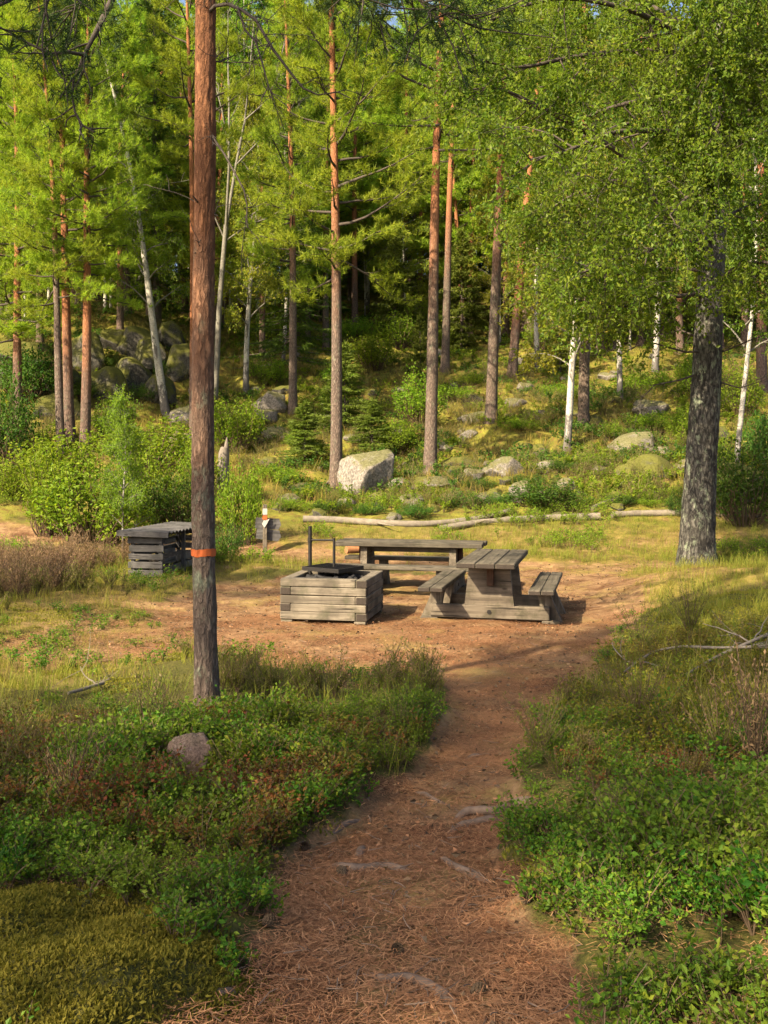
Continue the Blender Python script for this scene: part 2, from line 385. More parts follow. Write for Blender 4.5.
def H(x, y):
    x = np.asarray(x, float); y = np.asarray(y, float)
    z = prof(y)
    z = z + .34*ss(1.0, 3.8, x - np.interp(y, [3, 6, 10, 14], [-.2, .3, 1.2, 1.4]))*(1-ss(13.5, 17.5, y))*ss(1.5, 5, y)
    z = z + .16*np.exp(-(((x+1.25)/.75)**2+((y-2.85)/.8)**2))                       # moss hump at the front
    z = z + .15*np.exp(-(((x+4.6)/1.6)**2+((y-12)/2.5)**2))
    z = z + ss(.2, .5, np.exp(-(((x+1.25)/.75)**2+((y-2.85)/.8)**2)))*(fbm(x*4, y*4, 21, 4)*.12)
    # rocky outcrop on the left and humps over the slope
    z = z + 3.0*np.exp(-(((x+14)/6.5)**2+((y-45)/6.0)**2)) + 1.6*np.exp(-(((x+24)/7)**2+((y-42)/6)**2))
    z = z + 1.0*np.exp(-(((x-10)/6)**2+((y-34)/5)**2))
    far = ss(19, 30, y)
    z = z + far*(fbm(x*.22, y*.22, 11, 4)*1.7 + fbm(x*.9, y*.9, 12, 3)*.85)
    pm = pathmask(x, y)
    z = z + (1-pm)*(.10*(1-far) + fbm(x*1.3, y*1.3, 7, 4)*.16*(1-far))
    z = z + fbm(x*5, y*5, 8, 3)*.035*(1-far*.5) + pm*fbm(x*2.4, y*2.4, 31, 3)*.05
    return z
def hz(x, y): return float(H(np.array([x]), np.array([y]))[0])
YS = np.concatenate([np.arange(2.4, 30, .04), np.arange(30, 130, .15)])
def hit(px, py):
    """where the sight line through a point of the photograph meets the ground"""
    xs = (px-384)/F*YS; zr = CAMZ-(py-HZ)/F*YS
    k = np.argmax(H(xs, YS) >= zr)
    return float(xs[k]), float(YS[k]), float(H(xs[k:k+1], YS[k:k+1])[0])

s = np.linspace(-1, 1, 521); u = np.sign(s)*np.abs(s)*(.11+.89*np.abs(s)**4)
rows = [-60.0]
while rows[-1] < 175:
    y = rows[-1]; rows.append(y + max(.035, .011*abs(y-1)) if y > -6 else y + 2.0)
ry = np.array(rows)
GX = u[None, :]*(48+.95*np.maximum(ry, 0))[:, None]; GY = np.repeat(ry[:, None], len(u), 1)
GZ = H(GX, GY)
nr, nc = GX.shape
i = np.arange(nr-1)[:, None]*nc; j = np.arange(nc-1)[None, :]
q = np.stack([i+j, i+j+1, i+nc+j+1, i+nc+j], -1).reshape(-1, 4)
gm = MB(); gm.add(np.stack([GX, GY, GZ], -1).reshape(-1, 3), q, 0, True)

t = NT('forest_floor')
o = t.coord()
pa = t.n('Attribute', attribute_name='bare').outputs['Fac']
ga = t.n('Attribute', attribute_name='grassy').outputs['Fac']
ha = t.n('Attribute', attribute_name='hill').outputs['Fac']
n1 = t.noise(o, .9, 6, .6); n2 = t.noise(o, 6, 6, .65); n3 = t.noise(o, 42, 5, .7); n4 = t.noise(t.coord((30, 90, 30)), 1, 4, .7)
dirt = t.ramp(n2, [(.30, (.060, .032, .014)), (.5, (.165, .094, .046)), (.70, (.31, .195, .098))])
dirt = t.mix(t.ramp(n3, [(.35, (.0, .0, .0)), (.7, (.75, .75, .75))]), dirt, (.27, .17, .085))
dirt = t.mix(t.ramp(t.noise(o, 1.7, 6, .7), [(.44, (0, 0, 0)), (.60, (.85, .85, .85))]), dirt, (.080, .036, .016))
dirt = t.mix(t.ramp(t.noise(t.coord(loc=(5, 2, 0)), 1.1, 6, .7), [(.5, (0, 0, 0)), (.64, (.7, .7, .7))]), dirt, (.24, .175, .055))
dirt = t.mix(t.ramp(n4, [(.55, (0, 0, 0)), (.75, (.7, .7, .7))]), dirt, (.06, .03, .018))
grs = t.ramp(n2, [(.3, (.075, .06, .016)), (.5, (.165, .125, .028)), (.72, (.27, .185, .06))])
grs = t.mix(t.ramp(n3, [(.4, (0, 0, 0)), (.65, (.7, .7, .7))]), grs, (.12, .11, .022))
grs = t.mix(t.ramp(n1, [(.44, (0, 0, 0)), (.6, (.85, .85, .85))]), grs, dirt)
grs = t.mix(t.ramp(t.noise(o, 2.6, 6, .7), [(.5, (0, 0, 0)), (.64, (.8, .8, .8))]), grs, (.07, .06, .016))
soil = t.ramp(n3, [(.3, (.03, .03, .010)), (.55, (.075, .072, .016)), (.8, (.14, .10, .03))])
mossh = t.ramp(t.noise(o, 1.3, 6, .7), [(.3, (.06, .055, .013)), (.44, (.13, .13, .02)), (.56, (.21, .195, .028)), (.64, (.23, .14, .05)), (.76, (.14, .07, .03))])
mossh = t.mix(t.ramp(t.noise(o, 3.4, 5, .7), [(.48, (0, 0, 0)), (.62, (.85, .85, .85))]), mossh, (.12, .06, .02))
mossh = t.mix(t.ramp(t.noise(t.coord(loc=(7, 3, 1)), 2.1, 6, .7), [(.54, (0, 0, 0)), (.64, (.9, .9, .9))]), mossh, (.035, .03, .012))
mossh = t.mix(t.ramp(n3, [(.35, (0, 0, 0)), (.7, (.7, .7, .7))]), mossh, (.065, .065, .014))
c = t.mix(ga, soil, grs); c = t.mix(ha, c, mossh)
pf = t.ramp(t.math('ADD', pa, t.math('MULTIPLY', t.math('SUBTRACT', n2, .5), .8)), [(.35, (0, 0, 0)), (.62, (1, 1, 1))])
c = t.mix(pf, c, dirt)
c = t.mix(t.ramp(t.noise(o, 26, 5, .75), [(.56, (0, 0, 0)), (.66, (.7, .7, .7))]), c, (.045, .026, .013))
bh = t.math('ADD', t.math('MULTIPLY', n2, .8), t.math('ADD', t.math('MULTIPLY', n3, .5), t.math('MULTIPLY', n4, .25)))
M['ground'] = t.done(t.principled(c, .95, t.bump(bh, .9, .03), .1))
ground = gm.build('ground', M['ground']); tag(ground, kind='structure')
def grassy(x, y):
    g = .75*ss(-1.6, -3.2, x+fbm(np.asarray(x)*.8, np.asarray(y)*.8, 41, 3)*1.6)*ss(7.2, 8.6, y) + ss(16.2, 18.5, y)
    g = np.maximum(g, ss(2.2, 3.4, x)*ss(11.5, 13, y))
    return np.clip(g, 0, 1)*(1-ss(21, 24, y))
for nm, arr in (('bare', pathmask(GX, GY)), ('grassy', grassy(GX, GY)), ('hill', ss(20.5, 23, GY)*1.0)):
    at = ground.data.attributes.new(nm, 'FLOAT', 'POINT'); at.data.foreach_set('value', arr.ravel().astype(np.float32))

# ------------------------------------------------------------------ foliage builders
def frames(D, rng):
    D = D/(np.linalg.norm(D, axis=1, keepdims=True)+1e-9)
    r = rng.normal(size=D.shape); A = np.cross(D, r); A /= np.linalg.norm(A, axis=1, keepdims=True)+1e-9
    return D, A, np.cross(D, A)
def leaves(mb, P, D, size, rng, mi=0, wid=.62, fold=.18):
    """diamond shaped leaves: base, side, tip, side"""
    P = np.asarray(P, float)
    if len(P) == 0: return
    D, A, B = frames(np.asarray(D, float), rng); n = len(P)
    s = size*rng.uniform(.55, 1.3, (n, 1))
    v = np.stack([P, P+D*s*.5+A*s*wid*.5+B*s*fold, P+D*s, P+D*s*.5-A*s*wid*.5+B*s*fold], 1)
    mb.add(v.reshape(-1, 3), np.arange(4*n).reshape(-1, 4), mi)
def tufts(mb, P, D, n, length, width, rng, mi=0, spread=.9):
    """brushes of needles: thin triangles fanning from each point"""
    P = np.repeat(np.asarray(P, float), n, 0); D = np.repeat(np.asarray(D, float), n, 0)
    D = D/(np.linalg.norm(D, axis=1, keepdims=True)+1e-9)
    d = D*rng.uniform(.1, 1.0, (len(D), 1)) + rng.normal(0, spread*.6, D.shape)
    d, A, B = frames(d, rng); L = length*rng.uniform(.6, 1.15, (len(D), 1)); w_ = width*rng.uniform(.7, 1.2, (len(D), 1))
    P = P + D*rng.uniform(-.5, .5, (len(D), 1))*length*.8
    v = np.stack([P-A*w_*.5, P+A*w_*.5, P+d*L], 1)
    mb.add(v.reshape(-1, 3), np.arange(3*len(P)).reshape(-1, 3), mi)

def bez(p0, d0, L, bend, n=6, rng=None, wig=.06):
    """a limb: starts at p0 along d0, bends towards `bend`"""
    P = [np.array(p0, float)]; d = np.array(d0, float); d /= np.linalg.norm(d)
    for k in range(n-1):
        P.append(P[-1]+d*L/(n-1)); d = d+np.array(bend)/(n-1)
        if rng is not None: d = d+rng.normal(0, wig, 3)
        d /= np.linalg.norm(d)
    return np.array(P)

def pine_crown(seed, H_, zc, Rr, nb=46, sub=7, tn=22, nl=.18, nw=.017, mats=('dark_branch', 'needle'), r0=.04, flat=.5, tpads=8):
    rng = np.random.default_rng(seed); mb = MB(); TP = []; TD = []
    for b in range(nb):
        tt = (b+rng.uniform(0, 1))/nb; z = zc+(H_-zc)*tt**1.05
        prof_ = (1-tt)**.55*(.55+.45*min(1, tt*4+.35))
        L = Rr*prof_*rng.uniform(.55, 1.1)+.25; az = b*2.4+rng.uniform(-.5, .5)
        el = R(-8)+R(60)*tt+rng.uniform(-.15, .2)
        d = np.array([math.cos(az)*math.cos(el), math.sin(az)*math.cos(el), math.sin(el)])
        P = bez((0, 0, z), d, L, (0, 0, .35), 7, rng, .09)
        tube(mb, P, np.linspace(r0*(.5+.6*L/Rr), .006, 7), 5, 0, cap=False)
        for k in range(sub):
            f = .35+.65*(k+rng.uniform(0, 1))/sub; q = f*6; i0 = min(5, int(q)); p = P[i0]+(P[i0+1]-P[i0])*(q-i0)
            side = np.cross(d, (0, 0, 1)); side /= np.linalg.norm(side)+1e-9
            dd = d*.6+side*rng.choice([-1, 1])*rng.uniform(.4, 1)+np.array([0, 0, rng.uniform(-.15, .35)])
            l2 = L*.32*(1.15-f*.6)*rng.uniform(.6, 1.3)+.12
            S = bez(p, dd, l2, (0, 0, .3), 4, rng, .1)
            tube(mb, S, np.linspace(.010, .004, 4), 3, 0, cap=False)
            m = max(2, int(tpads*(.6+l2)))
            for e in range(m):
                g = .3+.7*e/(m-1); q2 = g*3; i2 = min(2, int(q2)); c = S[i2]+(S[i2+1]-S[i2])*(q2-i2)
                off = rng.normal(0, 1, 3)*np.array([.13, .13, .13*flat])
                TP.append(c+off); TD.append(off*3+dd*.6+np.array([0, 0, .5]))
        TP.append(P[-1]); TD.append(d)
    TP = np.array(TP); TD = np.array(TD)
    tufts(mb, TP, TD, tn, nl, nw, rng, 1)
    return mb.mesh('crown', [M[mats[0]], M[mats[1]]])

def spruce_crown(seed, H_, zc, Rr, step=.42, mats=('spruce_bark', 'spruce'), tw=.24, dens=1.0):
    rng = np.random.default_rng(seed); mb = MB(); TP = []; TD = []
    z = zc
    while z < H_-.15:
        tt = (z-zc)/(H_-zc); L0 = Rr*(1-tt)**.85
        for b in range(7 if tt < .8 else 5):
            az = rng.uniform(0, 2*PI); L = L0*rng.uniform(.6, 1.1)+.1
            el = R(-14)+R(50)*tt**1.5+rng.uniform(-.12, .12)
            d = np.array([math.cos(az)*math.cos(el), math.sin(az)*math.cos(el), math.sin(el)])
            P = bez((0, 0, z+rng.uniform(-.15, .15)), d, L, (0, 0, .25), 5, rng, .04)
            tube(mb, P, np.linspace(.012+.008*L, .004, 5), 3, 0, cap=False)
            n = int((L*13+3)*dens); f = rng.uniform(.12, 1, n)*4; i0 = np.minimum(3, f.astype(int))
            p = P[i0]+(P[i0+1]-P[i0])*(f-i0)[:, None]
            side = np.cross(d, (0, 0, 1)); sg = rng.choice([-1, 1], n)
            wd = (rng.uniform(0, .34, n)*(1.15-f/4)*min(1, L))[:, None]
            TP.append(p+side*sg[:, None]*wd-np.array([0, 0, .12])*wd); TD.append(d*.7+side*sg[:, None]*rng.uniform(.3, 1, (n, 1))+np.array([0, 0, -.25]))
        z += step*(1-.45*tt)*rng.uniform(.8, 1.2)
    tufts(mb, np.concatenate(TP), np.concatenate(TD), 5, tw, .035, rng, 1, .45)
    tufts(mb, np.array([[0, 0, H_-.1]]*4), np.array([[0, 0, 1]]*4), 5, .25, .03, rng, 1, .4)
    return mb.mesh('crown', [M[mats[0]], M[mats[1]]])

def leafy_limbs(mb, limbs, rng, nsub=8, ntw=8, nlf=12, lsize=.05, droop=-.9, mi_b=0, mi_l=1, sub_l=.5, tw_l=.55, f0=.25):
    """limbs (polylines) carry side branches that carry drooping twigs that carry leaves"""
    LP = []; LD = []
    for P in limbs:
        n = len(P); L = np.linalg.norm(np.diff(P, axis=0), axis=1).sum()
        for k in range(nsub):
            f = f0+(1-f0)*(k+rng.uniform(0, 1))/nsub; q = f*(n-1); i0 = min(n-2, int(q)); p = P[i0]+(P[i0+1]-P[i0])*(q-i0)
            d = (P[i0+1]-P[i0]); d = d/(np.linalg.norm(d)+1e-9)
            dd = d*.7+rng.normal(0, .6, 3)+np.array([0, 0, .1])
            l2 = L*sub_l*(1.1-.6*f)*rng.uniform(.5, 1.2)
            S = bez(p, dd, l2, (0, 0, droop*.35), 5, rng, .12)
            tube(mb, S, np.linspace(.004+.007*l2, .003, 5), 4, mi_b, cap=False)
            for t_ in range(ntw):
                g = rng.uniform(.25, 1)*4; i2 = min(3, int(g)); c = S[i2]+(S[i2+1]-S[i2])*(g-i2)
                td = dd/np.linalg.norm(dd)*.5+rng.normal(0, .6, 3)+np.array([0, 0, -.1])
                T = bez(c, td, tw_l*rng.uniform(.5, 1.2), (0, 0, droop), 5, rng, .1)
                tube(mb, T, [.003, .0025, .002, .002, .0015], 3, mi_b, cap=False)
                g = rng.uniform(.05, 1, nlf)*4; ii = np.minimum(3, g.astype(int))
                pos = T[ii]+(T[ii+1]-T[ii])*(g-ii)[:, None]+rng.normal(0, .035, (nlf, 3))
                LP.append(pos); LD.append(rng.normal(0, .7, (nlf, 3))+np.array([0, 0, -.55]))
    leaves(mb, np.concatenate(LP), np.concatenate(LD), lsize, rng, mi_l)

def birch_crown(seed, H_, zc, Rr, nl=22, lsize=.06, mats=('birch_grey', 'bleaf'), nsub=7, ntw=7, nlf=11, droop=-.9):
    rng = np.random.default_rng(seed); mb = MB(); limbs = []
    for b in range(nl):
        tt = (b+rng.uniform(0, 1))/nl; z = zc+(H_-zc)*tt
        L = Rr*(1-tt)**.6*rng.uniform(.6, 1.1)+.4; az = b*2.4+rng.uniform(-.4, .4); el = R(35+25*tt)+rng.uniform(-.2, .2)
        d = np.array([math.cos(az)*math.cos(el), math.sin(az)*math.cos(el), math.sin(el)])
        P = bez((0, 0, z), d, L, (0, 0, -.55), 7, rng, .08)
        tube(mb, P, np.linspace(.014+.012*L, .005, 7), 5, 0, cap=False); limbs.append(P)
    leafy_limbs(mb, limbs, rng, nsub, ntw, nlf, lsize, droop)
    return mb.mesh('crown', [M[mats[0]], M[mats[1]]])

def bush_mesh(seed, Rr, Hh, n=40, lsize=.06, mats=('stem', 'bush'), nlf=26, spread=1.0):
    rng = np.random.default_rng(seed); mb = MB(); LP = []; LD = []
    for k in range(n):
        az = rng.uniform(0, 2*PI); rr = Rr*math.sqrt(rng.uniform(0, 1)); h = Hh*(1-.45*(rr/Rr)**2)*rng.uniform(.55, 1.1)
        e = np.array([math.cos(az)*rr, math.sin(az)*rr, h]); b = np.array([e[0]*.25*spread, e[1]*.25*spread, -.05])
        m = b*.45+e*.55+np.array([e[0]*.2, e[1]*.2, .1*h])
        tq = np.linspace(0, 1, 6)[:, None]; P = (1-tq)**2*b+2*tq*(1-tq)*m+tq**2*e
        P[1:] += rng.normal(0, .03*Hh, (5, 3))
        tube(mb, P, np.linspace(.004+.006*Hh, .002, 6), 3, 0, cap=False)
        f = rng.uniform(.2, 1, nlf)**.7*5; ii = np.minimum(4, f.astype(int))
        pos = P[ii]+(P[ii+1]-P[ii])*(f-ii)[:, None]+rng.normal(0, .10*max(.45, Rr*.8), (nlf, 3))
        pos[:, 2] = np.maximum(pos[:, 2], .02)
        LP.append(pos); LD.append(rng.normal(0, 1, (nlf, 3))*[1, 1, .6]+np.array([0, 0, .3]))
    leaves(mb, np.concatenate(LP), np.concatenate(LD), lsize, rng, 1)
    return mb.mesh('foliage', [M[mats[0]], M[mats[1]]])

def trunk_mesh(H_, r, mat, seed=0, bend=.12, seg=12, n=26, flare=1.35, rough=.06, top=.18, z_in=-.35):
    rng = np.random.default_rng(seed); mb = MB()
    z = np.concatenate([[z_in, 0, .12, .3, .6], np.linspace(1, H_, n)])
    k = z/H_; a1, a2 = rng.uniform(0, 6.28, 2)
    P = np.stack([bend*np.sin(k*4.2+a1)*k, bend*np.sin(k*3.6+a2)*k, z], -1)
    rad = r*(1-(1-top)*np.clip(k, 0, 1)**.9)*(1+(flare-1)*np.exp(-np.maximum(z, 0)/.22))
    tube(mb, P, rad, seg, 0, rough, seed, 2.0, 1.4)
    return mb.mesh('trunk', mat)

# ------------------------------------------------------------------ trees
PINE = [pine_crown(1, 18, 8.5, 2.9, 50), pine_crown(2, 16, 5.0, 2.7, 56), pine_crown(3, 20, 10.5, 3.0, 46), pine_crown(4, 13, 2.6, 2.3, 60)]
PINE_ZC = [8.5, 5.0, 10.5, 2.6]; PINE_H = [18, 16, 20, 13]
PINEFAR = [pine_crown(11, 18, 3.5, 2.9, 54, 6, 14, .26, .042), pine_crown(12, 20, 5.5, 3.2, 54, 6, 14, .26, .042)]
SPR = [spruce_crown(21, 17, .8, 2.6), spruce_crown(22, 21, 1.5, 3.0)]
SPRY = spruce_crown(23, 3.2, .15, 1.0, .22, ('spruce_bark', 'spruce_young'), .14, 2.2)
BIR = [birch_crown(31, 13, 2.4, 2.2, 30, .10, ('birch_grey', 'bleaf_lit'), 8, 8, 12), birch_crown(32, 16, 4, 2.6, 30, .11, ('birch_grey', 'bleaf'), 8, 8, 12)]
BUSHY = birch_crown(33, 4.6, .5, 1.0, 24, .075, ('birch_grey', 'bush'), 7, 6, 11, -.2)

def put_tree(name, label, cat, loc, trunk, crown, cs=(1, 1, 1), rz=0.0, lean=(0, 0), group=None):
    r = thing(name, label, cat, loc, 0, group); r.rotation_euler = (-lean[1], lean[0], 0)
    link('trunk', trunk, r)
    c = link('crown', crown, r); c.scale = cs; c.rotation_euler.z = rz
    return r
def mid_pine(px, py, wpx, Ht, var, label, leanpx=0, wid=1.0, mat='pine', rz=0, seed=0, group='pines on the slope', name='pine_tree', crown=None, crz=None):
    x, y, z = hit(px, py); r = .5*wpx*y/F
    ch, cz = (PINE_H[var], PINE_ZC[var]) if crown is None else crz
    k = Ht/ch
    return put_tree(name, label, 'tree', (x, y, z), trunk_mesh(Ht*.985, r, M[mat], seed, .15), (PINE[var] if crown is None else crown),
                    (k*wid, k*wid, k), rz, (math.atan(leanpx/300.0), 0), group)
mid_pine(430, 474, 13.5, 19, 0, 'straight pine right of the big boulder with grey foot and glowing orange upper trunk', 8, 1.0, 'pine', .4, 1)
mid_pine(336, 487, 13, 18, 1, 'pale grey barked pine standing against the left side of the big boulder', 0, .9, 'pine', 2.0, 2)
mid_pine(293, 412, 9, 17, 1, 'slim pine on the slope up and left of the big boulder', -3, .8, 'pine', 1.1, 3)
mid_pine(491, 422, 12, 20, 0, 'pine with bright orange trunk among rocks up the slope, left of a leaning pine', 9, .9, 'pine', 3.0, 4)
mid_pine(512, 377, 10, 20, 2, 'dark reddish pine high on the slope that leans to the right', 24, .85, 'pine_red', 4.1, 5)
mid_pine(445, 372, 9, 20, 0, 'thin grey pine high on the slope, half hidden behind an orange trunk', 10, .8, 'pine', 5.0, 6)
mid_pine(506, 335, 7, 19, 0, 'thin distant pine between the bright orange pine and the leaning pine', 4, .8, 'pine_red', 5.5, 7)
mid_pine(85, 452, 11, 15, 1, 'right hand pine of the close trio on the left, orange from mid height', 4, .9, 'pine_red', .2, 8)
mid_pine(70, 440, 11, 16, 1, 'middle pine of the close trio on the left, darkest trunk', -10, .9, 'pine_red', 2.4, 9)
mid_pine(61, 452, 9, 14, 1, 'left hand pine of the close trio, slim and pale with low green boughs', -12, .85, 'pine', 3.6, 10)
mid_pine(193, 442, 8, 19, 0, 'slim reddish pine right behind the trunk with the orange mark', -2, .8, 'pine_red', 1.6, 11)
mid_pine(583, 430, 12, 18, 2, 'brown pine trunk just behind the leaning white birch', 4, .8, 'pine', 2.2, 12)
mid_pine(762, 392, 11, 19, 0, 'reddish pine at the right edge of view beyond the old birch', -3, .9, 'pine_red', .9, 13)
mid_pine(127, 312, 8, 16, 1, 'dark pine on top of the mossy rock outcrop', 0, .9, 'pine', 4.4, 14)
mid_pine(326, 352, 7, 18, 2, 'thin shaded pine up the slope behind the pale grey pine', 0, .8, 'pine', 3.3, 15)
mid_pine(308, 345, 6, 17, 0, 'thin grey pine in shade at the wood edge, left of two others', -3, .7, 'pine', 1.3, 16)
mid_pine(18, 430, 10, 14, 3, 'bushy young pine at the far left with boughs down to the ground', -4, 1.1, 'pine_red', 2.9, 17)
mid_pine(120, 345, 8, 13, 3, 'bushy pine with low boughs standing at the foot of the outcrop', 3, 1.1, 'pine_red', 1.9, 18)
mid_pine(262, 360, 7, 13, 3, 'bushy pine with low boughs behind the bare grey birch', 3, 1.0, 'pine_red', .9, 19)

for k, (a, b, w_, h_, v, wd) in enumerate([(-20, 400, 9, 15, 3, 1.3), (40, 350, 8, 15, 3, 1.3), (150, 320, 7, 14, 3, 1.2), (100, 300, 7, 16, 1, 1.2), (215, 345, 8, 15, 3, 1.1), (285, 335, 7, 16, 3, 1.1), (240, 320, 7, 17, 1, 1.2),
        (355, 330, 7, 18, 1, 1.0), (470, 340, 7, 19, 1, 1.0), (600, 350, 8, 17, 1, 1.2), (680, 352, 8, 16, 3, 1.2), (745, 350, 8, 17, 3, 1.2), (560, 345, 7, 16, 3, 1.1), (640, 345, 7, 18, 1, 1.1), (60, 310, 7, 17, 1, 1.2), (10, 320, 7, 16, 3, 1.2), (185, 310, 7, 17, 3, 1.2), (310, 320, 7, 17, 3, 1.0), (420, 322, 7, 18, 0, 1.1), (525, 330, 7, 18, 0, 1.1)]):
    mid_pine(a, b, w_, h_, v, 'bushy green pine with low boughs at the wood edge above the slope', (k % 5-2)*3, wd, 'pine_red', k*1.3, 100+k, 'bushy pines at the wood edge')

YB = trunk_mesh(8.8, .06, M['birch'], 90, .2, 8, 14, 1.2, .05, .12)
def mid_birch(px, py, wpx, Ht, var, label, leanpx=0, wid=1.0, seed=0, rz=0, mat='birch', bend=.35):
    x, y, z = hit(px, py); H0 = [13, 16][var]; k = Ht/H0
    return put_tree('birch_tree', label, 'tree', (x, y, z), trunk_mesh(Ht*.97, .5*wpx*y/F, M[mat], seed, bend, 10, 22, 1.2, .05, .12), BIR[var],
                    (k*wid, k*wid, k), rz, (math.atan(leanpx/300.0), 0), 'birches on the slope')
mid_birch(166, 416, 9, 15, 1, 'white birch leaning left in front of the mossy outcrop', -48, .75, 51, 1.0)
mid_birch(567, 453, 8, 11.5, 0, 'young white birch leaning right with bright drooping leaves, uphill of the fallen log', 25, 1.15, 52, 2.2)
mid_birch(736, 470, 6, 12, 1, 'thin pale birch to the right of the thick old birch', 20, .8, 53, .3)
mid_birch(655, 372, 7, 13, 0, 'slim birch high on the slope just left of the old birch', 4, .8, 54, 3.3)
mid_birch(246, 392, 6, 12, 0, 'leafy yellow green birch on the slope beside the bare grey birch', 8, .9, 55, 4.0)
mid_birch(620, 400, 6, 11, 0, 'slim leafy birch on the bright mossy slope behind the dead twigs', 6, 1.0, 56, 5.0)
mid_birch(538, 372, 6, 11, 0, 'bright leafy birch right of the leaning dark pine', -4, .9, 57, .7)

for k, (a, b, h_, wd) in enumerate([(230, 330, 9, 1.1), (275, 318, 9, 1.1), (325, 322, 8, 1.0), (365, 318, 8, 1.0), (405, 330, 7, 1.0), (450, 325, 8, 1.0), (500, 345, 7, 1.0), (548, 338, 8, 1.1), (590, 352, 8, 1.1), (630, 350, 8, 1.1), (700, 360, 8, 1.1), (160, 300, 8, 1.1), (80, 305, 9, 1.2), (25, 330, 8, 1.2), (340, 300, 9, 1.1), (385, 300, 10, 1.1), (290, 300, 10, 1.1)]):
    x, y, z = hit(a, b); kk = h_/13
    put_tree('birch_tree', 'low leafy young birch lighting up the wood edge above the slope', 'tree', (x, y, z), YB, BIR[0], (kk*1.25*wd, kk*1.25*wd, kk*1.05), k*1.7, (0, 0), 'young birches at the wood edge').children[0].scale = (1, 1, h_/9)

# bare grey birch behind the marked pine
x, y, z = hit(216, 408)
def W(px, py, Y): return np.array([(px-384)/F*Y, Y, CAMZ-(py-HZ)/F*Y])
root = thing('bare_birch', 'leafless grey birch forking high up, seen right behind the marked pine', 'tree', (x, y, z))
o0 = np.array([x, y, z]); rng = np.random.default_rng(60); mb = MB()
st = [(214, 412), (217, 360), (219, 310), (223, 262), (226, 225)]
tube(mb, [W(a, b, y)-o0 for a, b in st], np.array([6.0, 5.2, 4.8, 4.5, 4.2])*.5*y/F*1.1, 10, 0, .05, 3)
mb.build('trunk', M['birch_grey'], root)
mb = MB(); forks = [[(226, 228), (229, 170), (229, 110), (228, 60), (228, 12)], [(226, 228), (236, 165), (245, 120), (250, 70), (254, 20)], [(225, 240), (214, 215), (206, 190), (200, 160)],
                    [(227, 240), (248, 225), (268, 218), (290, 205), (310, 190)], [(236, 165), (260, 140), (285, 125), (310, 90)], [(229, 150), (222, 110), (214, 80), (210, 40)], [(245, 120), (268, 100), (280, 60), (292, 20)]]
for f in forks:
    P = np.array([W(a, b, y+rng.uniform(-.8, .8)*(i > 0))-o0 for i, (a, b) in enumerate(f)])
    tube(mb, P, np.linspace(.065 if f[0][1] > 200 and f[1][1] < 180 else .035, .012, len(P)), 6, 0, cap=False)
    for k in range(9):
        i0 = rng.integers(1, len(P)-1); p = P[i0]+(P[i0+1]-P[i0])*rng.uniform(0, 1)
        S = bez(p, P[i0+1]-P[i0]+rng.normal(0, .6, 3), rng.uniform(.5, 1.5), (0, 0, rng.uniform(-.4, .4)), 5, rng, .2)
        tube(mb, S, np.linspace(.014, .004, 5), 4, 0, cap=False)
        for e in range(3):
            S2 = bez(S[rng.integers(1, 4)], rng.normal(0, .6, 3)+(0, 0, .2), rng.uniform(.3, .7), (0, 0, -.3), 4, rng, .2)
            tube(mb, S2, np.linspace(.007, .003, 4), 3, 0, cap=False)
mb.build('limbs', M['birch_grey'], root)

# wood beyond: each tree its own object
rng = np.random.default_rng(77); spots = []
far_tr = {'pine': [trunk_mesh(17.6, .17, M['pine_red'], 70, .3, 8, 14), trunk_mesh(19.6, .19, M['pine'], 71, .3, 8, 14)],
          'spruce': [trunk_mesh(16.6, .15, M['spruce_bark'], 72, .1, 8, 10, 1.2), trunk_mesh(20.6, .19, M['spruce_bark'], 73, .1, 8, 10, 1.2)],
          'birch': [trunk_mesh(12.6, .09, M['birch'], 74, .4, 8, 12, 1.2), trunk_mesh(15.5, .11, M['birch'], 75, .4, 8, 12, 1.2)]}
tries = 0
while len(spots) < 250 and tries < 20000:
    tries += 1
    y = 42+66*rng.uniform(0, 1)**1.15; x = rng.uniform(-1, 1)*(.40*y+2.5)
    px = 384+F*x/y
    if y < 52 and 300 < px < 560: continue
    if y < 50 and px > 560: continue
    if y < 47 and 90 < px < 260: continue
    if any((x-a)**2+(y-b)**2 < (1.9+.012*y)**2 for a, b, _ in spots): continue
    p = rng.uniform(0, 1)
    gap = 310 < px < 440
    kind = 'spruce' if p < (.4 if gap else (.10 if px < 300 else .14)) else ('pine' if p < (.85 if gap else .66) else 'birch')
    spots.append((x, y, kind))
for k in range(75):
    y = 88+40*rng.uniform(0, 1); x = rng.uniform(-1, 1)*(.40*y+2)
    if any((x-a)**2+(y-b)**2 < 2.6**2 for a, b, _ in spots): continue
    spots.append((x, y, 'spruce' if rng.uniform(0, 1) < .5 else 'pine'))
FAR = {'pine': ('pine_tree', 'pine with orange upper trunk in the wood above the slope', 'pines of the far wood'),
       'spruce': ('spruce_tree', 'dark spruce in the wood above the slope', 'spruces of the far wood'),
       'birch': ('birch_tree', 'leafy birch among conifers in the wood above the slope', 'birches of the far wood')}
for (x, y, kind) in spots:
    v = int(rng.integers(0, 2)); k = rng.uniform(.8, 1.15)*(1.25 if y > 86 else 1)
    crown = {'pine': PINEFAR, 'spruce': SPR, 'birch': BIR}[kind][v]
    nm, lb, gr = FAR[kind]
    r_ = put_tree(nm, lb, 'tree', (x, y, hz(x, y)-.1), far_tr[kind][v], crown, (1, 1, 1), rng.uniform(0, 6.28), (rng.normal(0, .025), rng.normal(0, .02)), gr)
    r_.scale = (k, k, k*rng.uniform(.92, 1.1))

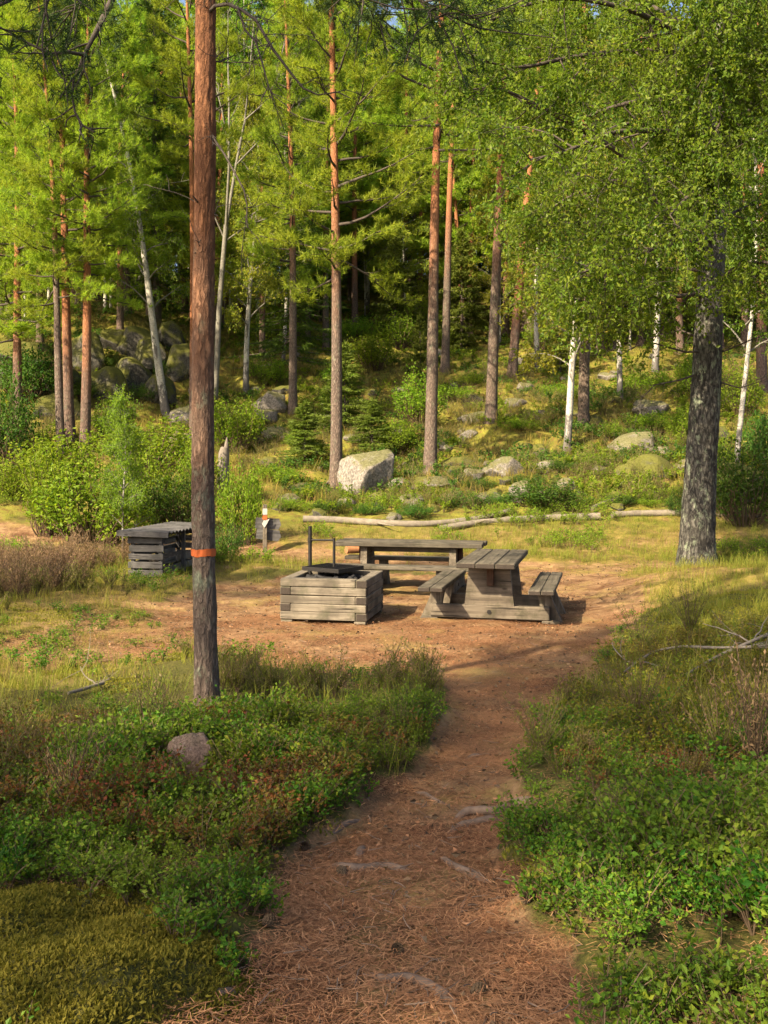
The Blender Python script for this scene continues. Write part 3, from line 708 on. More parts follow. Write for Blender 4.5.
# trees outside the view on the left and behind: their crowns shade the path
shade = [(-1.9, 3.6, 0, 1.0), (1.5, 3.4, 2, 1.0), (-1.6, 6.2, 2, .75), (-4.8, 12.8, 2, .65)]
for k, (tx, ty, v, cw) in enumerate(shade):
    hc = [12, 9, 14, 7][v]; b = hc/math.tan(SUN_EL); x = tx-SUN_DIR.x*b; y = ty-SUN_DIR.y*b
    put_tree('pine_tree', 'pine standing outside the view that shades the path', 'tree', (x, y, hz(x, y)), far_tr['pine'][0], PINE[v],
             (1.1*cw, 1.1*cw, 1), k*1.3, (0, 0), 'pines standing behind the viewer')

# the marked pine in front
x, y, z = hit(207, 706); FP = np.array([x, y, z])
root = thing('pine_tree', 'nearest pine with an orange ring painted round its straight bare trunk', 'tree', (x, y, z))
HTP = 15.0
def front_path(zz): return np.stack([-.035*zz/5.7-.02*np.sin(zz*.9), 0*zz, zz], -1)
zz = np.concatenate([[-.3, -.1], np.arange(0, 6.6, .02), np.linspace(6.7, HTP, 30)])
def front_rad(q): return (.5*23.5*y/F)*(1-.16*np.clip(q/5.7, 0, 1)-.75*np.clip((q-5.7)/(HTP-5.7), 0, 1))*(1+.22*np.exp(-np.maximum(q, 0)/.14))
mb = MB(); tube(mb, front_path(zz), front_rad(zz), 56, 0, .045, 5, 3, 5)
def flaky(v):
    a = np.arctan2(v[:, 1], v[:, 0]-front_path(v[:, 2])[:, 0]); nn = fbm(np.cos(a)*4+np.sin(a)*6.3+v[:, 2]*2.2, v[:, 2]*9-np.cos(a)*3.7, 55, 4)
    v[:, 0] += np.cos(a)*nn*.016; v[:, 1] += np.sin(a)*nn*.016
flaky(mb.v[0])
rng = np.random.default_rng(5)
mb.build('trunk', M['pine_front'], root)
zb = CAMZ-(552-HZ)/F*y-z; q = np.linspace(zb-.027, zb+.027, 7)
mb = MB(); tube(mb, front_path(q), front_rad(q)*1.0+.006, 56, 0, .045, 5, 3, 5, cap=False)
flaky(mb.v[0])
# soft wavy brush edges
v = mb.v[0].reshape(7, 56, 3); a = np.arange(56)*.5
v[0, :, 2] += .003*np.sin(a*.9)+.002*np.sin(a*2.1); v[-1, :, 2] += .003*np.sin(a*.7+1)+.002*np.sin(a*2.3)
mb.build('trail_mark', M['orange'], root)
def Wf(px, py, dy=0): return W(px, py, y+dy)-FP
mb = MB()
def twiggy(mb, P, r0, r1, n, rng, ln=(.15, .45), depth=1):
    P = np.array(P); tube(mb, P, np.linspace(r0, r1, len(P)), 6, 0, cap=False)
    for k in range(n):
        i0 = rng.integers(0, len(P)-1); p = P[i0]+(P[i0+1]-P[i0])*rng.uniform(0, 1)
        d = (P[i0+1]-P[i0]); d /= np.linalg.norm(d)
        S = bez(p, d*.6+rng.normal(0, .55, 3), rng.uniform(*ln), (0, 0, rng.uniform(-.5, .2)), 5, rng, .2)
        if depth: twiggy(mb, S, r1*.9, .002, 3, rng, (ln[0]*.5, ln[1]*.5), depth-1)
        else: tube(mb, S, np.linspace(.0035, .0015, 5), 3, 0, cap=False)
def dbranch(P, r0, n): 
    mb = MB(); twiggy(mb, P, r0, .004, n, rng); mb.build('dead_branch', M['dark_branch'], root)
dbranch([Wf(206, 16), Wf(215, 6, -.1), Wf(228, 4, -.2), Wf(242, 10, -.3), Wf(256, 20, -.35), Wf(272, 48, -.4), Wf(290, 72, -.4), Wf(303, 88, -.4), Wf(318, 95, -.4), Wf(338, 92, -.4), Wf(350, 98, -.4)], .016, 16)
dbranch([Wf(238, 8, -.3), Wf(245, 30, -.3), Wf(256, 42, -.35), Wf(262, 62, -.4), Wf(268, 84, -.4), Wf(273, 100, -.4)], .009, 9)
dbranch([Wf(210, 132), Wf(216, 142, -.1), Wf(225, 155, -.2), Wf(236, 175, -.3), Wf(244, 190, -.3), Wf(247, 205, -.3), Wf(247, 228, -.3)], .010, 5)
dbranch([Wf(200, 205), Wf(196, 200, -.1), Wf(193, 196, -.15)], .010, 1)
dbranch([Wf(212, 213), Wf(218, 216, -.05)], .012, 1)
dbranch([Wf(205, 60), Wf(220, 62, .1), Wf(235, 55, .2)], .008, 3)
dbranch([Wf(203, 250), Wf(195, 253, -.06)], .012, 1)
# crown, partly hanging into the top of the view
rng = np.random.default_rng(15); mb = MB(); TP = []; TD = []
def bough(P, r0, nsub, rng, ltw=.55, m=5, start=.3):
    P = np.array(P); n = len(P); tube(mb, P, np.linspace(r0, .006, n), 6, 0, cap=False)
    for k in range(nsub):
        f = (start+(1-start)*(k+rng.uniform(0, 1))/nsub)*(n-1); i0 = min(n-2, int(f)); p = P[i0]+(P[i0+1]-P[i0])*(f-i0)
        d = P[i0+1]-P[i0]; d = d/np.linalg.norm(d)
        S = bez(p, d*.6+rng.normal(0, .65, 3)*[1, 1, .6], ltw*rng.uniform(.5, 1.2), (0, 0, .1), 5, rng, .2)
        tube(mb, S, np.linspace(.007, .003, 5), 4, 0, cap=False)
        for e in range(m):
            g = rng.uniform(.35, 1)*4; i2 = min(3, int(g)); c = S[i2]+(S[i2+1]-S[i2])*(g-i2)
            TP.append(c+rng.normal(0, .05, 3)); TD.append(S[-1]-S[0]+rng.normal(0, .2, 3))
bough([Wf(196, -260), Wf(170, -160, -.6), Wf(140, -60, -1), Wf(112, 0, -1.2), Wf(96, 32, -1.3), Wf(84, 55, -1.3), Wf(76, 76, -1.3)], .035, 10, rng, .35, 2, .55)
bough([Wf(84, 55, -1.3), Wf(68, 52, -1.4), Wf(50, 54, -1.5), Wf(34, 46, -1.5), Wf(18, 38, -1.5)], .012, 9, rng, .35, 2)
bough([Wf(74, 78, -1.3), Wf(72, 95, -1.3), Wf(75, 112, -1.3), Wf(82, 125, -1.3), Wf(94, 132, -1.3)], .008, 5, rng, .25, 1)
bough([Wf(150, -100, -.8), Wf(100, -60, -1.5), Wf(50, -25, -2), Wf(10, 0, -2.3), Wf(-30, 20, -2.5)], .022, 22, rng, .6, 6)
bough([Wf(150, -120, -.6), Wf(120, -60, .2), Wf(90, -10, .8), Wf(60, 25, 1.0)], .02, 18, rng, .6, 6)
bough([Wf(205, -250), Wf(260, -190, -.4), Wf(320, -120, -.8), Wf(370, -40, -1.1), Wf(420, 0, -1.3), Wf(455, 18, -1.4)], .032, 30, rng, .6, 6, .5)
bough([Wf(205, -210), Wf(250, -140, .3), Wf(300, -60, .8), Wf(350, -10, 1.2), Wf(385, 22, 1.3)], .028, 30, rng, .6, 6, .5)
bough([Wf(205, -150), Wf(170, -120, .4), Wf(130, -60, .9), Wf(80, -30, 1.2)], .024, 16, rng, .6, 6, .4)
for b in range(44):
    tt = (b+rng.uniform(0, 1))/44; zc = 7.6+(HTP-.4-7.6)*tt; L = 2.7*(1-tt)**.55*rng.uniform(.6, 1.1)+.3; az = b*2.4+rng.uniform(-.4, .4); el = R(55)*tt+rng.uniform(-.15, .2)
    d = np.array([math.cos(az)*math.cos(el), math.sin(az)*math.cos(el), math.sin(el)])
    bough(bez(front_path(np.array([zc]))[0], d, L, (0, 0, .3), 7, rng, .09), .012+.012*L, 9, rng, .55, 5)
tufts(mb, np.array(TP), np.array(TD), 26, .085, .006, rng, 1, .8)
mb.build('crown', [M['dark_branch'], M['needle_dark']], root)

# the thick old birch on the right
x, y, z = hit(697, 566); OB = np.array([x, y, z])
root = thing('birch_tree', 'thick old birch with dark rugged trunk and spreading leafy boughs on the right', 'tree', (x, y, z))
def Wo(px, py, dy=0): return W(px, py, y+dy)-OB
tp = np.array([(697, 590), (697, 566), (697, 548), (698, 520), (700, 480), (703, 430), (706, 380), (708, 330), (710, 300), (713, 250), (716, 200), (719, 150), (721, 100), (724, 40), (728, -40), (733, -140), (737, -260), (740, -400)], float)
tw_ = np.array([52, 46, 38, 36, 34, 32.5, 31, 30, 29, 26, 24, 22, 20, 18, 15, 11, 7, 2.5])
zi = np.linspace(0, len(tp)-1, 150); P = np.stack([np.interp(zi, np.arange(len(tp)), tp[:, k]) for k in (0, 1)], -1)
for _ in range(3): P[1:-1] = (P[:-2]+2*P[1:-1]+P[2:])/4
mb = MB(); tube(mb, [Wo(a, b) for a, b in P], np.interp(zi, np.arange(len(tp)), tw_)*.46*y/F, 36, 0, .10, 9, 3.2, 2.6)
mb.build('trunk', M['birch_old'], root)
rng = np.random.default_rng(91)
limbs_px = [
 ([(712, 255, 0), (690, 235, -.3), (664, 213, -.6), (640, 182, -.9), (625, 157, -1.1), (592, 133, -1.4), (545, 110, -1.7), (505, 88, -1.9), (470, 90, -2)], .065),
 ([(716, 165, 0), (700, 122, -.2), (685, 88, -.4), (668, 58, -.6), (655, 38, -.8), (640, 5, -1), (620, -40, -1.2)], .05),
 ([(714, 215, 0), (730, 167, .2), (740, 130, .3), (752, 103, .4), (768, 78, .5), (800, 20, .8)], .05),
 ([(709, 303, 0), (735, 288, .3), (768, 268, .5), (830, 240, .8)], .04),
 ([(709, 300, 0), (690, 293, -.2), (665, 296, -.5), (632, 306, -.8), (600, 308, -1.2), (560, 296, -1.6)], .035),
 ([(712, 235, 0), (672, 226, .6), (613, 221, 1.0), (575, 226, 1.1), (540, 215, 1.2)], .03),
 ([(715, 185, 0), (705, 180, -1.2), (690, 195, -2.2), (670, 215, -3.0)], .04),
 ([(716, 145, 0), (680, 120, .8), (620, 85, 1.5), (560, 60, 1.9), (515, 35, 2.1)], .045),
 ([(718, 105, 0), (745, 75, -1), (780, 45, -1.8), (810, 40, -2.2)], .04),
 ([(720, 65, 0), (670, 25, -1.2), (600, 0, -2), (540, 0, -2.4), (490, 20, -2.6)], .045),
 ([(721, 45, 0), (660, 10, 1), (600, -20, 1.8), (540, -30, 2.4)], .04),
 ([(722, 10, 0), (745, -60, -.6), (770, -120, -1.2)], .04),
 ([(724, -40, 0), (680, -110, -.6), (630, -160, -1.2), (590, -180, -1.6)], .04),
 ([(728, -90, 0), (760, -170, .6), (790, -240, 1.0)], .03),
 ([(732, -170, 0), (700, -240, .4), (670, -300, .8)], .03),
 ([(710, 290, 0), (740, 262, -1.2), (770, 262, -2.0), (800, 275, -2.4)], .03),
 ([(714, 225, 0), (745, 205, 1.2), (780, 200, 2.0)], .03),
 ([(713, 240, 0), (690, 240, -1.3), (650, 250, -2.2), (610, 262, -2.8), (575, 275, -3.2)], .035),
 ([(717, 140, 0), (670, 130, -1.6), (620, 130, -2.6), (570, 150, -3.2), (530, 160, -3.4)], .04),
 ([(721, 60, 0), (650, 50, -.8), (580, 55, -1.4), (520, 70, -1.8), (480, 60, -2)], .045),
 ([(718, 120, 0), (660, 95, .5), (600, 110, .9), (550, 130, 1.1), (515, 165, 1.3)], .04),
 ([(715, 190, 0), (660, 180, .3), (610, 180, .5), (560, 200, .8), (530, 230, .9)], .035),
 ([(716, 160, 0), (712, 150, -.7), (705, 155, -1.6), (712, 180, -2.2)], .03),
 ([(722, 20, 0), (640, -20, .4), (560, -20, .7), (500, 0, 1.0), (470, 30, 1.1)], .04),
 ([(720, 70, 0), (725, 60, -.9), (715, 60, -1.8), (705, 75, -2.4)], .03),
 ([(722, 30, 0), (730, 10, -1.0), (715, 20, -2.0), (700, 45, -2.6)], .03),
 ([(719, 110, 0), (735, 95, -1.0), (725, 110, -1.8), (712, 140, -2.3)], .03),
 ([(724, -30, 0), (716, -60, -1.2), (722, -50, -2.2), (726, -20, -2.8)], .03),
 ([(711, 270, 0), (680, 268, 1.0), (640, 270, 1.8), (600, 280, 2.2), (570, 300, 2.4)], .03)]
limbs = []; mb = MB(); lm = MB()
for pts, r0 in limbs_px:
    P = np.array([Wo(*p) for p in pts]); k = np.linspace(0, len(P)-1, len(P)*3)
    Q = np.stack([np.interp(k, np.arange(len(P)), P[:, c]) for c in range(3)], -1); Q[1:-1] += rng.normal(0, .025, Q[1:-1].shape)
    for _ in range(2): Q[1:-1] = (Q[:-2]+2*Q[1:-1]+Q[2:])/4
    tube(lm, Q, np.linspace(r0*1.35, .014, len(Q)), 8, 0, .1, 4, cap=False); limbs.append(Q)
lm.build('limbs', M['dark_branch'], root)
leafy_limbs(mb, limbs, rng, 13, 14, 20, .076, -1.6, sub_l=.44, tw_l=.85, f0=.2)
mb.build('crown', [M['dark_branch'], M['bleaf']], root)
dm = MB()
for P in ([Wo(706, 352), Wo(685, 352, -.3), Wo(660, 345, -.6), Wo(632, 336, -.8), Wo(610, 345, -1)], [Wo(715, 354), Wo(735, 347, -.2), Wo(755, 338, -.4), Wo(775, 332, -.6)],
          [Wo(704, 372), Wo(680, 380, -.3), Wo(655, 385, -.5), Wo(640, 400, -.6)], [Wo(712, 380), Wo(740, 388, -.2), Wo(765, 380, -.4)], [Wo(706, 340), Wo(680, 330, .3), Wo(650, 338, .6), Wo(620, 355, .8)]):
    mb2 = MB(); twiggy(mb2, P, .022, .004, 12, rng, (.2, .6)); mb2.build('dead_branch', M['dark_branch'], root)

# ------------------------------------------------------------------ shrubs
BU = [bush_mesh(41, .62, 1.0, 60, .052, nlf=56), bush_mesh(42, .7, .8, 56, .052, ('stem', 'bush_dark'), 52), bush_mesh(43, .5, 1.0, 52, .048, nlf=50), bush_mesh(44, .8, .6, 60, .05, nlf=46)]
BUD = [BU[1], bush_mesh(45, .65, 1.0, 58, .052, ('stem', 'bush_dark'), 54)]
def shrub(px, py, wpx, hpx, mesh, label, name='shrub', group=None, rz=0, base=(.65, 1.0), cat='bush'):
    x, y, z = hit(px, py)
    r = tag(link(name, mesh), label, cat, group); r.location = (x, y, z-.03)
    sx = wpx*.5*y/F/base[0]; r.scale = (sx, sx, hpx*y/F/base[1]); r.rotation_euler.z = rz
    return r
shrub(92, 545, 124, 100, BU[0], 'large bright yellow green bush left of the grey woodshed', rz=1)
shrub(60, 500, 110, 80, BU[0], 'pale green bush behind the large one on the left', rz=2.6)
shrub(150, 470, 110, 60, BU[0], 'broad bright bush on the slope behind the woodshed bushes', rz=1.6)
shrub(200, 500, 60, 70, BU[2], 'bright bush hidden in part by the marked pine trunk', rz=.6)
shrub(45, 535, 80, 85, BU[2], 'bright green bush at the far left beside a larger one', rz=2)
shrub(148, 520, 100, 80, BU[2], 'tall yellow green bush directly behind the woodshed', rz=3)
shrub(178, 532, 78, 62, BUD[1], 'dark green leafy bush at the back of the woodshed roof', rz=.4)
shrub(240, 546, 50, 96, BU[0], 'upright yellow green bush between the marked pine and the signpost', rz=.9)
shrub(228, 560, 40, 50, BUD[0], 'low dark bush right of the marked pine at the woodshed end', rz=2.9)
shrub(236, 450, 62, 62, BU[0], 'bright lime bush on the slope right of the marked pine', rz=4)
shrub(8, 470, 70, 100, BUD[1], 'dark bush cut by the left edge of view', rz=1.9)
shrub(30, 400, 80, 70, BUD[0], 'dark bush under the rocks at the far left', rz=5)
shrub(398, 452, 50, 40, BU[0], 'yellow green bush on top of the big boulder end', rz=5.2)
shrub(420, 425, 70, 60, BU[2], 'loose bright bush between the boulder and the orange pine', rz=.2)
shrub(545, 508, 80, 34, BUD[1], 'dark green bush spreading behind the fallen log', rz=.7)
shrub(466, 509, 60, 24, BUD[0], 'low dark green bush leaning on the fallen log near its middle', rz=1.7)
shrub(677, 516, 26, 28, BUD[1], 'small round dark bush left of the thick birch foot', rz=3.2)
shrub(745, 525, 90, 90, BUD[1], 'big dark bush to the right of the thick birch', rz=.2)
shrub(765, 470, 60, 80, BU[1], 'dark bush on the slope at the right edge', rz=4.2)
shrub(612, 345, 60, 40, BU[1], 'dark bush at the top of the slope under birch leaves', rz=5.2)
for k, (a, b, c_, d, m) in enumerate([(640, 395, 70, 30, 0), (590, 470, 40, 20, 2), (650, 435, 60, 26, 0), (610, 440, 46, 20, 2), (690, 440, 50, 40, 0), (560, 400, 50, 30, 3), (265, 385, 50, 30, 0),
        (330, 420, 40, 40, 2), (375, 370, 60, 44, 0), (400, 350, 60, 40, 2), (355, 340, 50, 40, 3), (450, 400, 44, 26, 3), (300, 450, 40, 26, 2), (420, 330, 50, 40, 0), (470, 385, 30, 22, 3),
        (540, 350, 50, 40, 2), (575, 345, 40, 40, 0), (270, 350, 60, 50, 0), (520, 430, 40, 18, 3), (205, 420, 40, 40, 2), (720, 480, 40, 50, 2), (700, 400, 50, 60, 0), (280, 480, 44, 26, 3), (250, 500, 36, 30, 2),
        (20, 560, 60, 40, 3), (330, 512, 40, 18, 1), (372, 514, 36, 16, 1), (415, 516, 40, 18, 1), (350, 500, 40, 20, 3), (440, 496, 36, 18, 3), (480, 490, 40, 18, 1), (505, 505, 36, 18, 1), (575, 506, 44, 18, 1), (620, 505, 36, 16, 1), (655, 506, 36, 16, 3), (290, 510, 40, 24, 3), (310, 500, 40, 24, 1), (530, 485, 40, 16, 1), (560, 470, 36, 16, 1), (620, 460, 40, 18, 3), (460, 480, 34, 16, 1), (340, 390, 36, 30, 0), (440, 350, 40, 30, 2), (740, 420, 60, 60, 2), (110, 440, 50, 50, 2), (15, 500, 60, 50, 0)]):
    shrub(a, b, c_, d, BU[m], 'low bushy green shrub growing among mossy stones on the slope', group='small shrubs on the slope', rz=k*1.1)
def conifer(px, py, wpx, hpx, label, rz=0):
    x, y, z = hit(px, py); r = thing('spruce_sapling', label, 'young spruce', (x, y, z-.03), rz, 'young spruces on the slope')
    s_ = hpx*y/F/3.2; r.scale = (wpx*.5*y/F/1.0, wpx*.5*y/F/1.0, s_)
    link('trunk', SAPT, r); link('crown', SPRY, r)
SAPT = trunk_mesh(3.1, .035, M['spruce_bark'], 76, .02, 6, 6, 1.1, .02, .2, -.1)
conifer(462, 352, 64, 120, 'bright young spruce standing left of the bright orange pine', 1)
conifer(345, 435, 70, 90, 'young spruce directly uphill of the big boulder', 2)
conifer(305, 462, 60, 60, 'squat young spruce left of the pale grey pine', 3)
conifer(372, 455, 60, 56, 'short young spruce rising behind the big boulder', 4)
conifer(420, 395, 40, 80, 'slender young spruce left of the glowing orange trunk', 5)
conifer(560, 375, 50, 80, 'young spruce high on the slope right of the leaning pine', 6)
conifer(395, 340, 60, 110, 'dusky young spruce at the dark gap in the wood', .5)
# birch sapling among the bushes
x, y, z = hit(123, 552); r = thing('birch_sapling', 'slender sapling rising above the yellow green bushes on the left', 'sapling', (x, y, z))
k = 150*y/F/4.6
t_ = link('trunk', trunk_mesh(4.5, .035, M['birch'], 80, .1, 8, 12, 1.1, .03, .15, -.1), r); c_ = link('crown', BUSHY, r); c_.scale = (.75, .75, 1); r.scale = (k*.95, k*.95, k*.95)

# ------------------------------------------------------------------ rocks
def rock_mesh(seed, sub=4, ang=.35, mat='rock'):
    import bmesh
    rng = np.random.default_rng(seed); bm = bmesh.new(); bmesh.ops.create_icosphere(bm, subdivisions=sub, radius=1)
    V = np.array([v.co[:] for v in bm.verts]); F_ = np.array([[v.index for v in f.verts] for f in bm.faces]); bm.free()
    for k in range(17):
        n = rng.normal(size=3)*[1, 1, .8]; n /= np.linalg.norm(n); d = rng.uniform(.55, .9); e = V@n
        V = V-np.maximum(e-d, 0)[:, None]*n*.93
    nn = fbm(V[:, 0]*1.6+V[:, 2]*.9+seed, V[:, 1]*1.6-V[:, 2]*.7, seed, 4)
    n2 = fbm(V[:, 0]*5+V[:, 2]*3.1, V[:, 1]*5-V[:, 2]*2.3, seed+9, 3)
    V = V*(1+ang*nn+.10*n2)[:, None]
    m = MB(); m.add(V, F_, 0, True); me = m.mesh('rock', M[mat])
    return me
RK = [rock_mesh(101), rock_mesh(102, mat='rock_moss'), rock_mesh(103), rock_mesh(104, mat='rock_moss'), rock_mesh(105)]
def rock(px, py, wpx, hpx, m, label, name='rock', group=None, rz=0, dep=1.0, tilt=0, me=None, sink=.35, cat='rock'):
    x, y, z = hit(px, py); r = tag(link(name, me or RK[m]), label, cat, group)
    rx = wpx*.5*y/F/.82; h = hpx*y/F
    r.scale = (rx, rx*dep, h/1.55*1.15); r.location = (x, y+rx*dep*.4, z+h*(1-2*sink)*.5-.02); r.rotation_euler = (tilt, tilt*.6, rz)
    return r
rock(369, 492, 58, 46, 0, 'big pale boulder with a mossy top beside the grey pine', 'boulder', rz=.5, me=rock_mesh(107, 5, .22, 'rock'), sink=.16, dep=.8)
rock(192, 774, 46, 42, 4, 'pinkish brown stone in the heather at the foot of the marked pine', rz=.2, me=rock_mesh(108, 5, .3, 'rock_pink'), sink=.12)
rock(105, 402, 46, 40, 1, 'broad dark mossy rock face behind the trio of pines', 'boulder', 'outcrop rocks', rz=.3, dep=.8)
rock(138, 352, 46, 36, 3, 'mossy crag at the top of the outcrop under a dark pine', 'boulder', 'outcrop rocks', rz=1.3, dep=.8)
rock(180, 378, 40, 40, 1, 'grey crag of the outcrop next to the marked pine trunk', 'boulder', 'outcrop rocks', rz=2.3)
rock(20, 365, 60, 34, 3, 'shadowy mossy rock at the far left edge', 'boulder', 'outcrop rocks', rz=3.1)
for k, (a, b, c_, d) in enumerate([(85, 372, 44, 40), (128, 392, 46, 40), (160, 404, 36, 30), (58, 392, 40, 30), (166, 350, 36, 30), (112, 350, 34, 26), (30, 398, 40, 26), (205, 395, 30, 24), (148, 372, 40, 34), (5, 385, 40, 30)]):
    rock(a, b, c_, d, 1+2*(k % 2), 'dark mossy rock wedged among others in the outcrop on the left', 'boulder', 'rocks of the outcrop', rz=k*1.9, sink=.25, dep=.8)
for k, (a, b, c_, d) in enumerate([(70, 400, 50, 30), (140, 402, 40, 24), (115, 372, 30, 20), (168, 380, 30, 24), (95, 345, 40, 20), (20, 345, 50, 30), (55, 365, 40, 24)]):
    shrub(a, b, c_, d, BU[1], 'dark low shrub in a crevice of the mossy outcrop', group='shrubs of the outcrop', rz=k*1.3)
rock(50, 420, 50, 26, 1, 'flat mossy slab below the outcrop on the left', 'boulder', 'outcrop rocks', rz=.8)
rock(183, 424, 36, 26, 0, 'pale stone at the foot of the leaning white birch', rz=1.8)
rock(182, 448, 30, 22, 4, 'pale stone lower down, left of the marked pine trunk', rz=2.9)
rock(270, 412, 40, 24, 2, 'grey flat rock left of the slim slope pine', rz=.9)
rock(545, 472, 34, 16, 0, 'grey rock on the slope left of the leaning white birch', rz=.1)
rock(505, 474, 40, 22, 2, 'grey rock on the slope right of the orange pine foot', rz=1.7)
rock(478, 421, 34, 14, 0, 'flat grey rock against the foot of the bright orange pine', rz=2.2)
rock(520, 500, 24, 26, 4, 'upright grey stone close behind the fallen log', rz=.6)
rock(648, 477, 50, 26, 1, 'broad rock outcrop on the bright slope left of the old birch', rz=.2)
rock(655, 414, 44, 18, 4, 'pinkish flat rock high on the bright slope', rz=3.2)
rock(740, 498, 70, 40, 1, 'large dark rock in shade right of the old birch', 'boulder', rz=2.6)
rock(456, 388, 18, 10, 0, 'small white stone high on the slope between pines', rz=.6)
sm = [(398, 490, 22, 16), (424, 488, 30, 13), (440, 486, 34, 12), (458, 470, 32, 18), (413, 506, 26, 14), (455, 500, 20, 12), (380, 505, 26, 14), (345, 505, 18, 10), (318, 517, 16, 12), (395, 520, 16, 10), (600, 474, 24, 14),
      (630, 476, 30, 14), (566, 490, 26, 14), (585, 496, 22, 12), (540, 420, 24, 12), (468, 440, 22, 12), (540, 455, 20, 12), (276, 440, 36, 16), (285, 395, 24, 12), (262, 420, 30, 14), (300, 492, 24, 12), (270, 470, 26, 14),
      (515, 408, 26, 12), (470, 402, 26, 12), (527, 390, 20, 10), (610, 380, 24, 10), (575, 415, 18, 10), (690, 470, 24, 14), (620, 500, 26, 12), (650, 500, 24, 12), (515, 365, 20, 10), (600, 356, 26, 8), (445, 450, 20, 10), (410, 470, 20, 10),
      (485, 500, 22, 10), (560, 520, 20, 10), (720, 440, 30, 16), (320, 470, 16, 10), (255, 445, 22, 14), (475, 478, 26, 12), (388, 500, 18, 9), (430, 512, 20, 9), (640, 452, 46, 24), (595, 430, 26, 14)]
for k, (a, b, c_, d) in enumerate(sm):
    rock(a, b, c_, d, k % 5, 'small lichen grey stone half sunk in moss on the slope', 'stone', 'stones on the slope', rz=k*1.7, sink=.3, cat='stone')
rs = np.random.default_rng(321)
for k in range(70):
    a, b = rs.uniform(250, 690), 345+165*rs.uniform(0, 1)**.8; c_ = rs.uniform(9, 26)*(.45+.55*(b-345)/165)
    rock(a, b, c_, c_*rs.uniform(.4, .7), k % 5, 'small lichen grey stone half sunk in moss on the slope', 'stone', 'stones on the slope', rz=k*1.7, sink=.25, cat='stone')
for k, (a, b, c_, d, lb) in enumerate([(310, 897, 14, 6, 'small pale lichened stone on the needle path, left of centre'), (384, 886, 20, 8, 'flat pale stone just below the crossing root on the path'), (408, 888, 16, 6, 'thin flat stone to the right of a pale stone on the path'),
        (502, 849, 10, 7, 'small light stone at the right edge of the path'), (84, 908, 12, 12, 'round grey stone above the moss hump'), (680, 1016, 40, 14, 'pale stone at the bottom right among bilberries'), (106, 1006, 18, 8, 'flat grey stone lying on the moss hump'),
        (366, 798, 8, 6, 'tiny pale stone by the bilberry edge of the path'), (425, 1005, 8, 5, 'tiny grey stone low on the path'), (430, 640, 7, 4, 'tiny dark stone on the bare ground before the tables')]):
    rock(a, b, c_, d, (k*2) % 5, lb, 'stone', 'loose stones by the path', rz=k, sink=.25, cat='stone')

# ------------------------------------------------------------------ fallen logs, snags
def lying(name, label, pts, r0, r1, mat='log_wood', twigs=0, seed=0, lift=.8, cat='fallen log', seg=12, group=None, ln=(.4, 1.2)):
    rng = np.random.default_rng(seed); P = []
    for i_, (a, b) in enumerate(pts):
        x, y, z = hit(a, b); P.append((x, y, z))
    P = np.array(P); n = len(P); rr = np.linspace(r0, r1, n); P[:, 2] += rr*(lift if cat != 'root' else np.where((np.arange(n) == 0) | (np.arange(n) == n-1), -1.3, lift))
    k = np.linspace(0, n-1, n*6); Q = np.stack([np.interp(k, np.arange(n), P[:, c]) for c in range(3)], -1)
    for _ in range(4): Q[1:-1] = (Q[:-2]+2*Q[1:-1]+Q[2:])/4
    c0 = Q[len(Q)//2].copy(); c0[2] = hz(c0[0], c0[1])
    root = tag(link(name, None), label, cat, group); root.location = c0
    mb = MB(); tube(mb, Q-c0, np.interp(k, np.arange(n), rr)*(1+.35*fbm(k*1.7, k*0, seed, 3)), seg, 0, .09, seed, 3, 3); mb.build('trunk' if cat == 'fallen log' else 'stem', M[mat], root)
    for t_ in range(twigs):
        i0 = rng.integers(2, len(Q)-2); d = (Q[i0+1]-Q[i0]); d /= np.linalg.norm(d)
        S = bez(Q[i0]-c0, d*.8+rng.normal(0, .45, 3)*[1, 1, .3]+np.array([0, 0, .12]), rng.uniform(*ln), (0, 0, -.2), 6, rng, .2)
        mb = MB(); twiggy(mb, S, max(.006, r1*.5), .003, 3, rng, (.1, .4), 0); mb.build('branch', M[mat], root)
    return root
lying('fallen_log', 'long pale fallen trunk lying along the foot of the slope', [(303, 522), (340, 523), (380, 526), (420, 527), (460, 524), (490, 519), (512, 513)], .08, .06, seed=201, twigs=1)
lying('fallen_log', 'second pale trunk continuing right of the long one behind the tables', [(440, 531), (480, 525), (520, 522), (560, 521), (600, 520)], .065, .085, seed=202, twigs=1)
lying('fallen_log', 'broken off pale trunk section ending at the old birch', [(612, 518), (640, 516), (668, 516), (690, 516)], .08, .07, seed=203)
lying('fallen_log', 'thin pale pole lying to the right of the old birch', [(716, 517), (735, 517), (758, 518)], .04, .03, seed=204)
lying('dead_branch', 'bleached forked branch lying above the gap between broken trunks', [(592, 514), (602, 508), (614, 504), (622, 500), (624, 494)], .05, .025, seed=205, twigs=2, lift=2.5, cat='branch')
lying('dead_branch', 'long grey branch lying over the heather on the right bank', [(686, 688), (715, 671), (742, 661), (775, 648)], .011, .016, seed=206, twigs=3, lift=9, mat='dead_wood', cat='branch', ln=(.3, .7))
lying('dead_branch', 'crooked grey branch crossing behind the long one on the right bank', [(620, 688), (640, 672), (655, 664), (680, 660), (715, 664), (770, 665)], .009, .013, seed=207, twigs=4, lift=11, mat='dead_wood', cat='branch', ln=(.25, .6))
lying('dead_branch', 'short grey stick lying in the grass on the left', [(68, 699), (82, 696), (104, 689)], .012, .016, seed=208, twigs=2, lift=3, cat='branch', ln=(.1, .22))
lying('dead_branch', 'grey stick on the slope right of the fallen log middle', [(470, 508), (485, 506), (500, 503)], .025, .02, seed=209, lift=2, cat='branch')
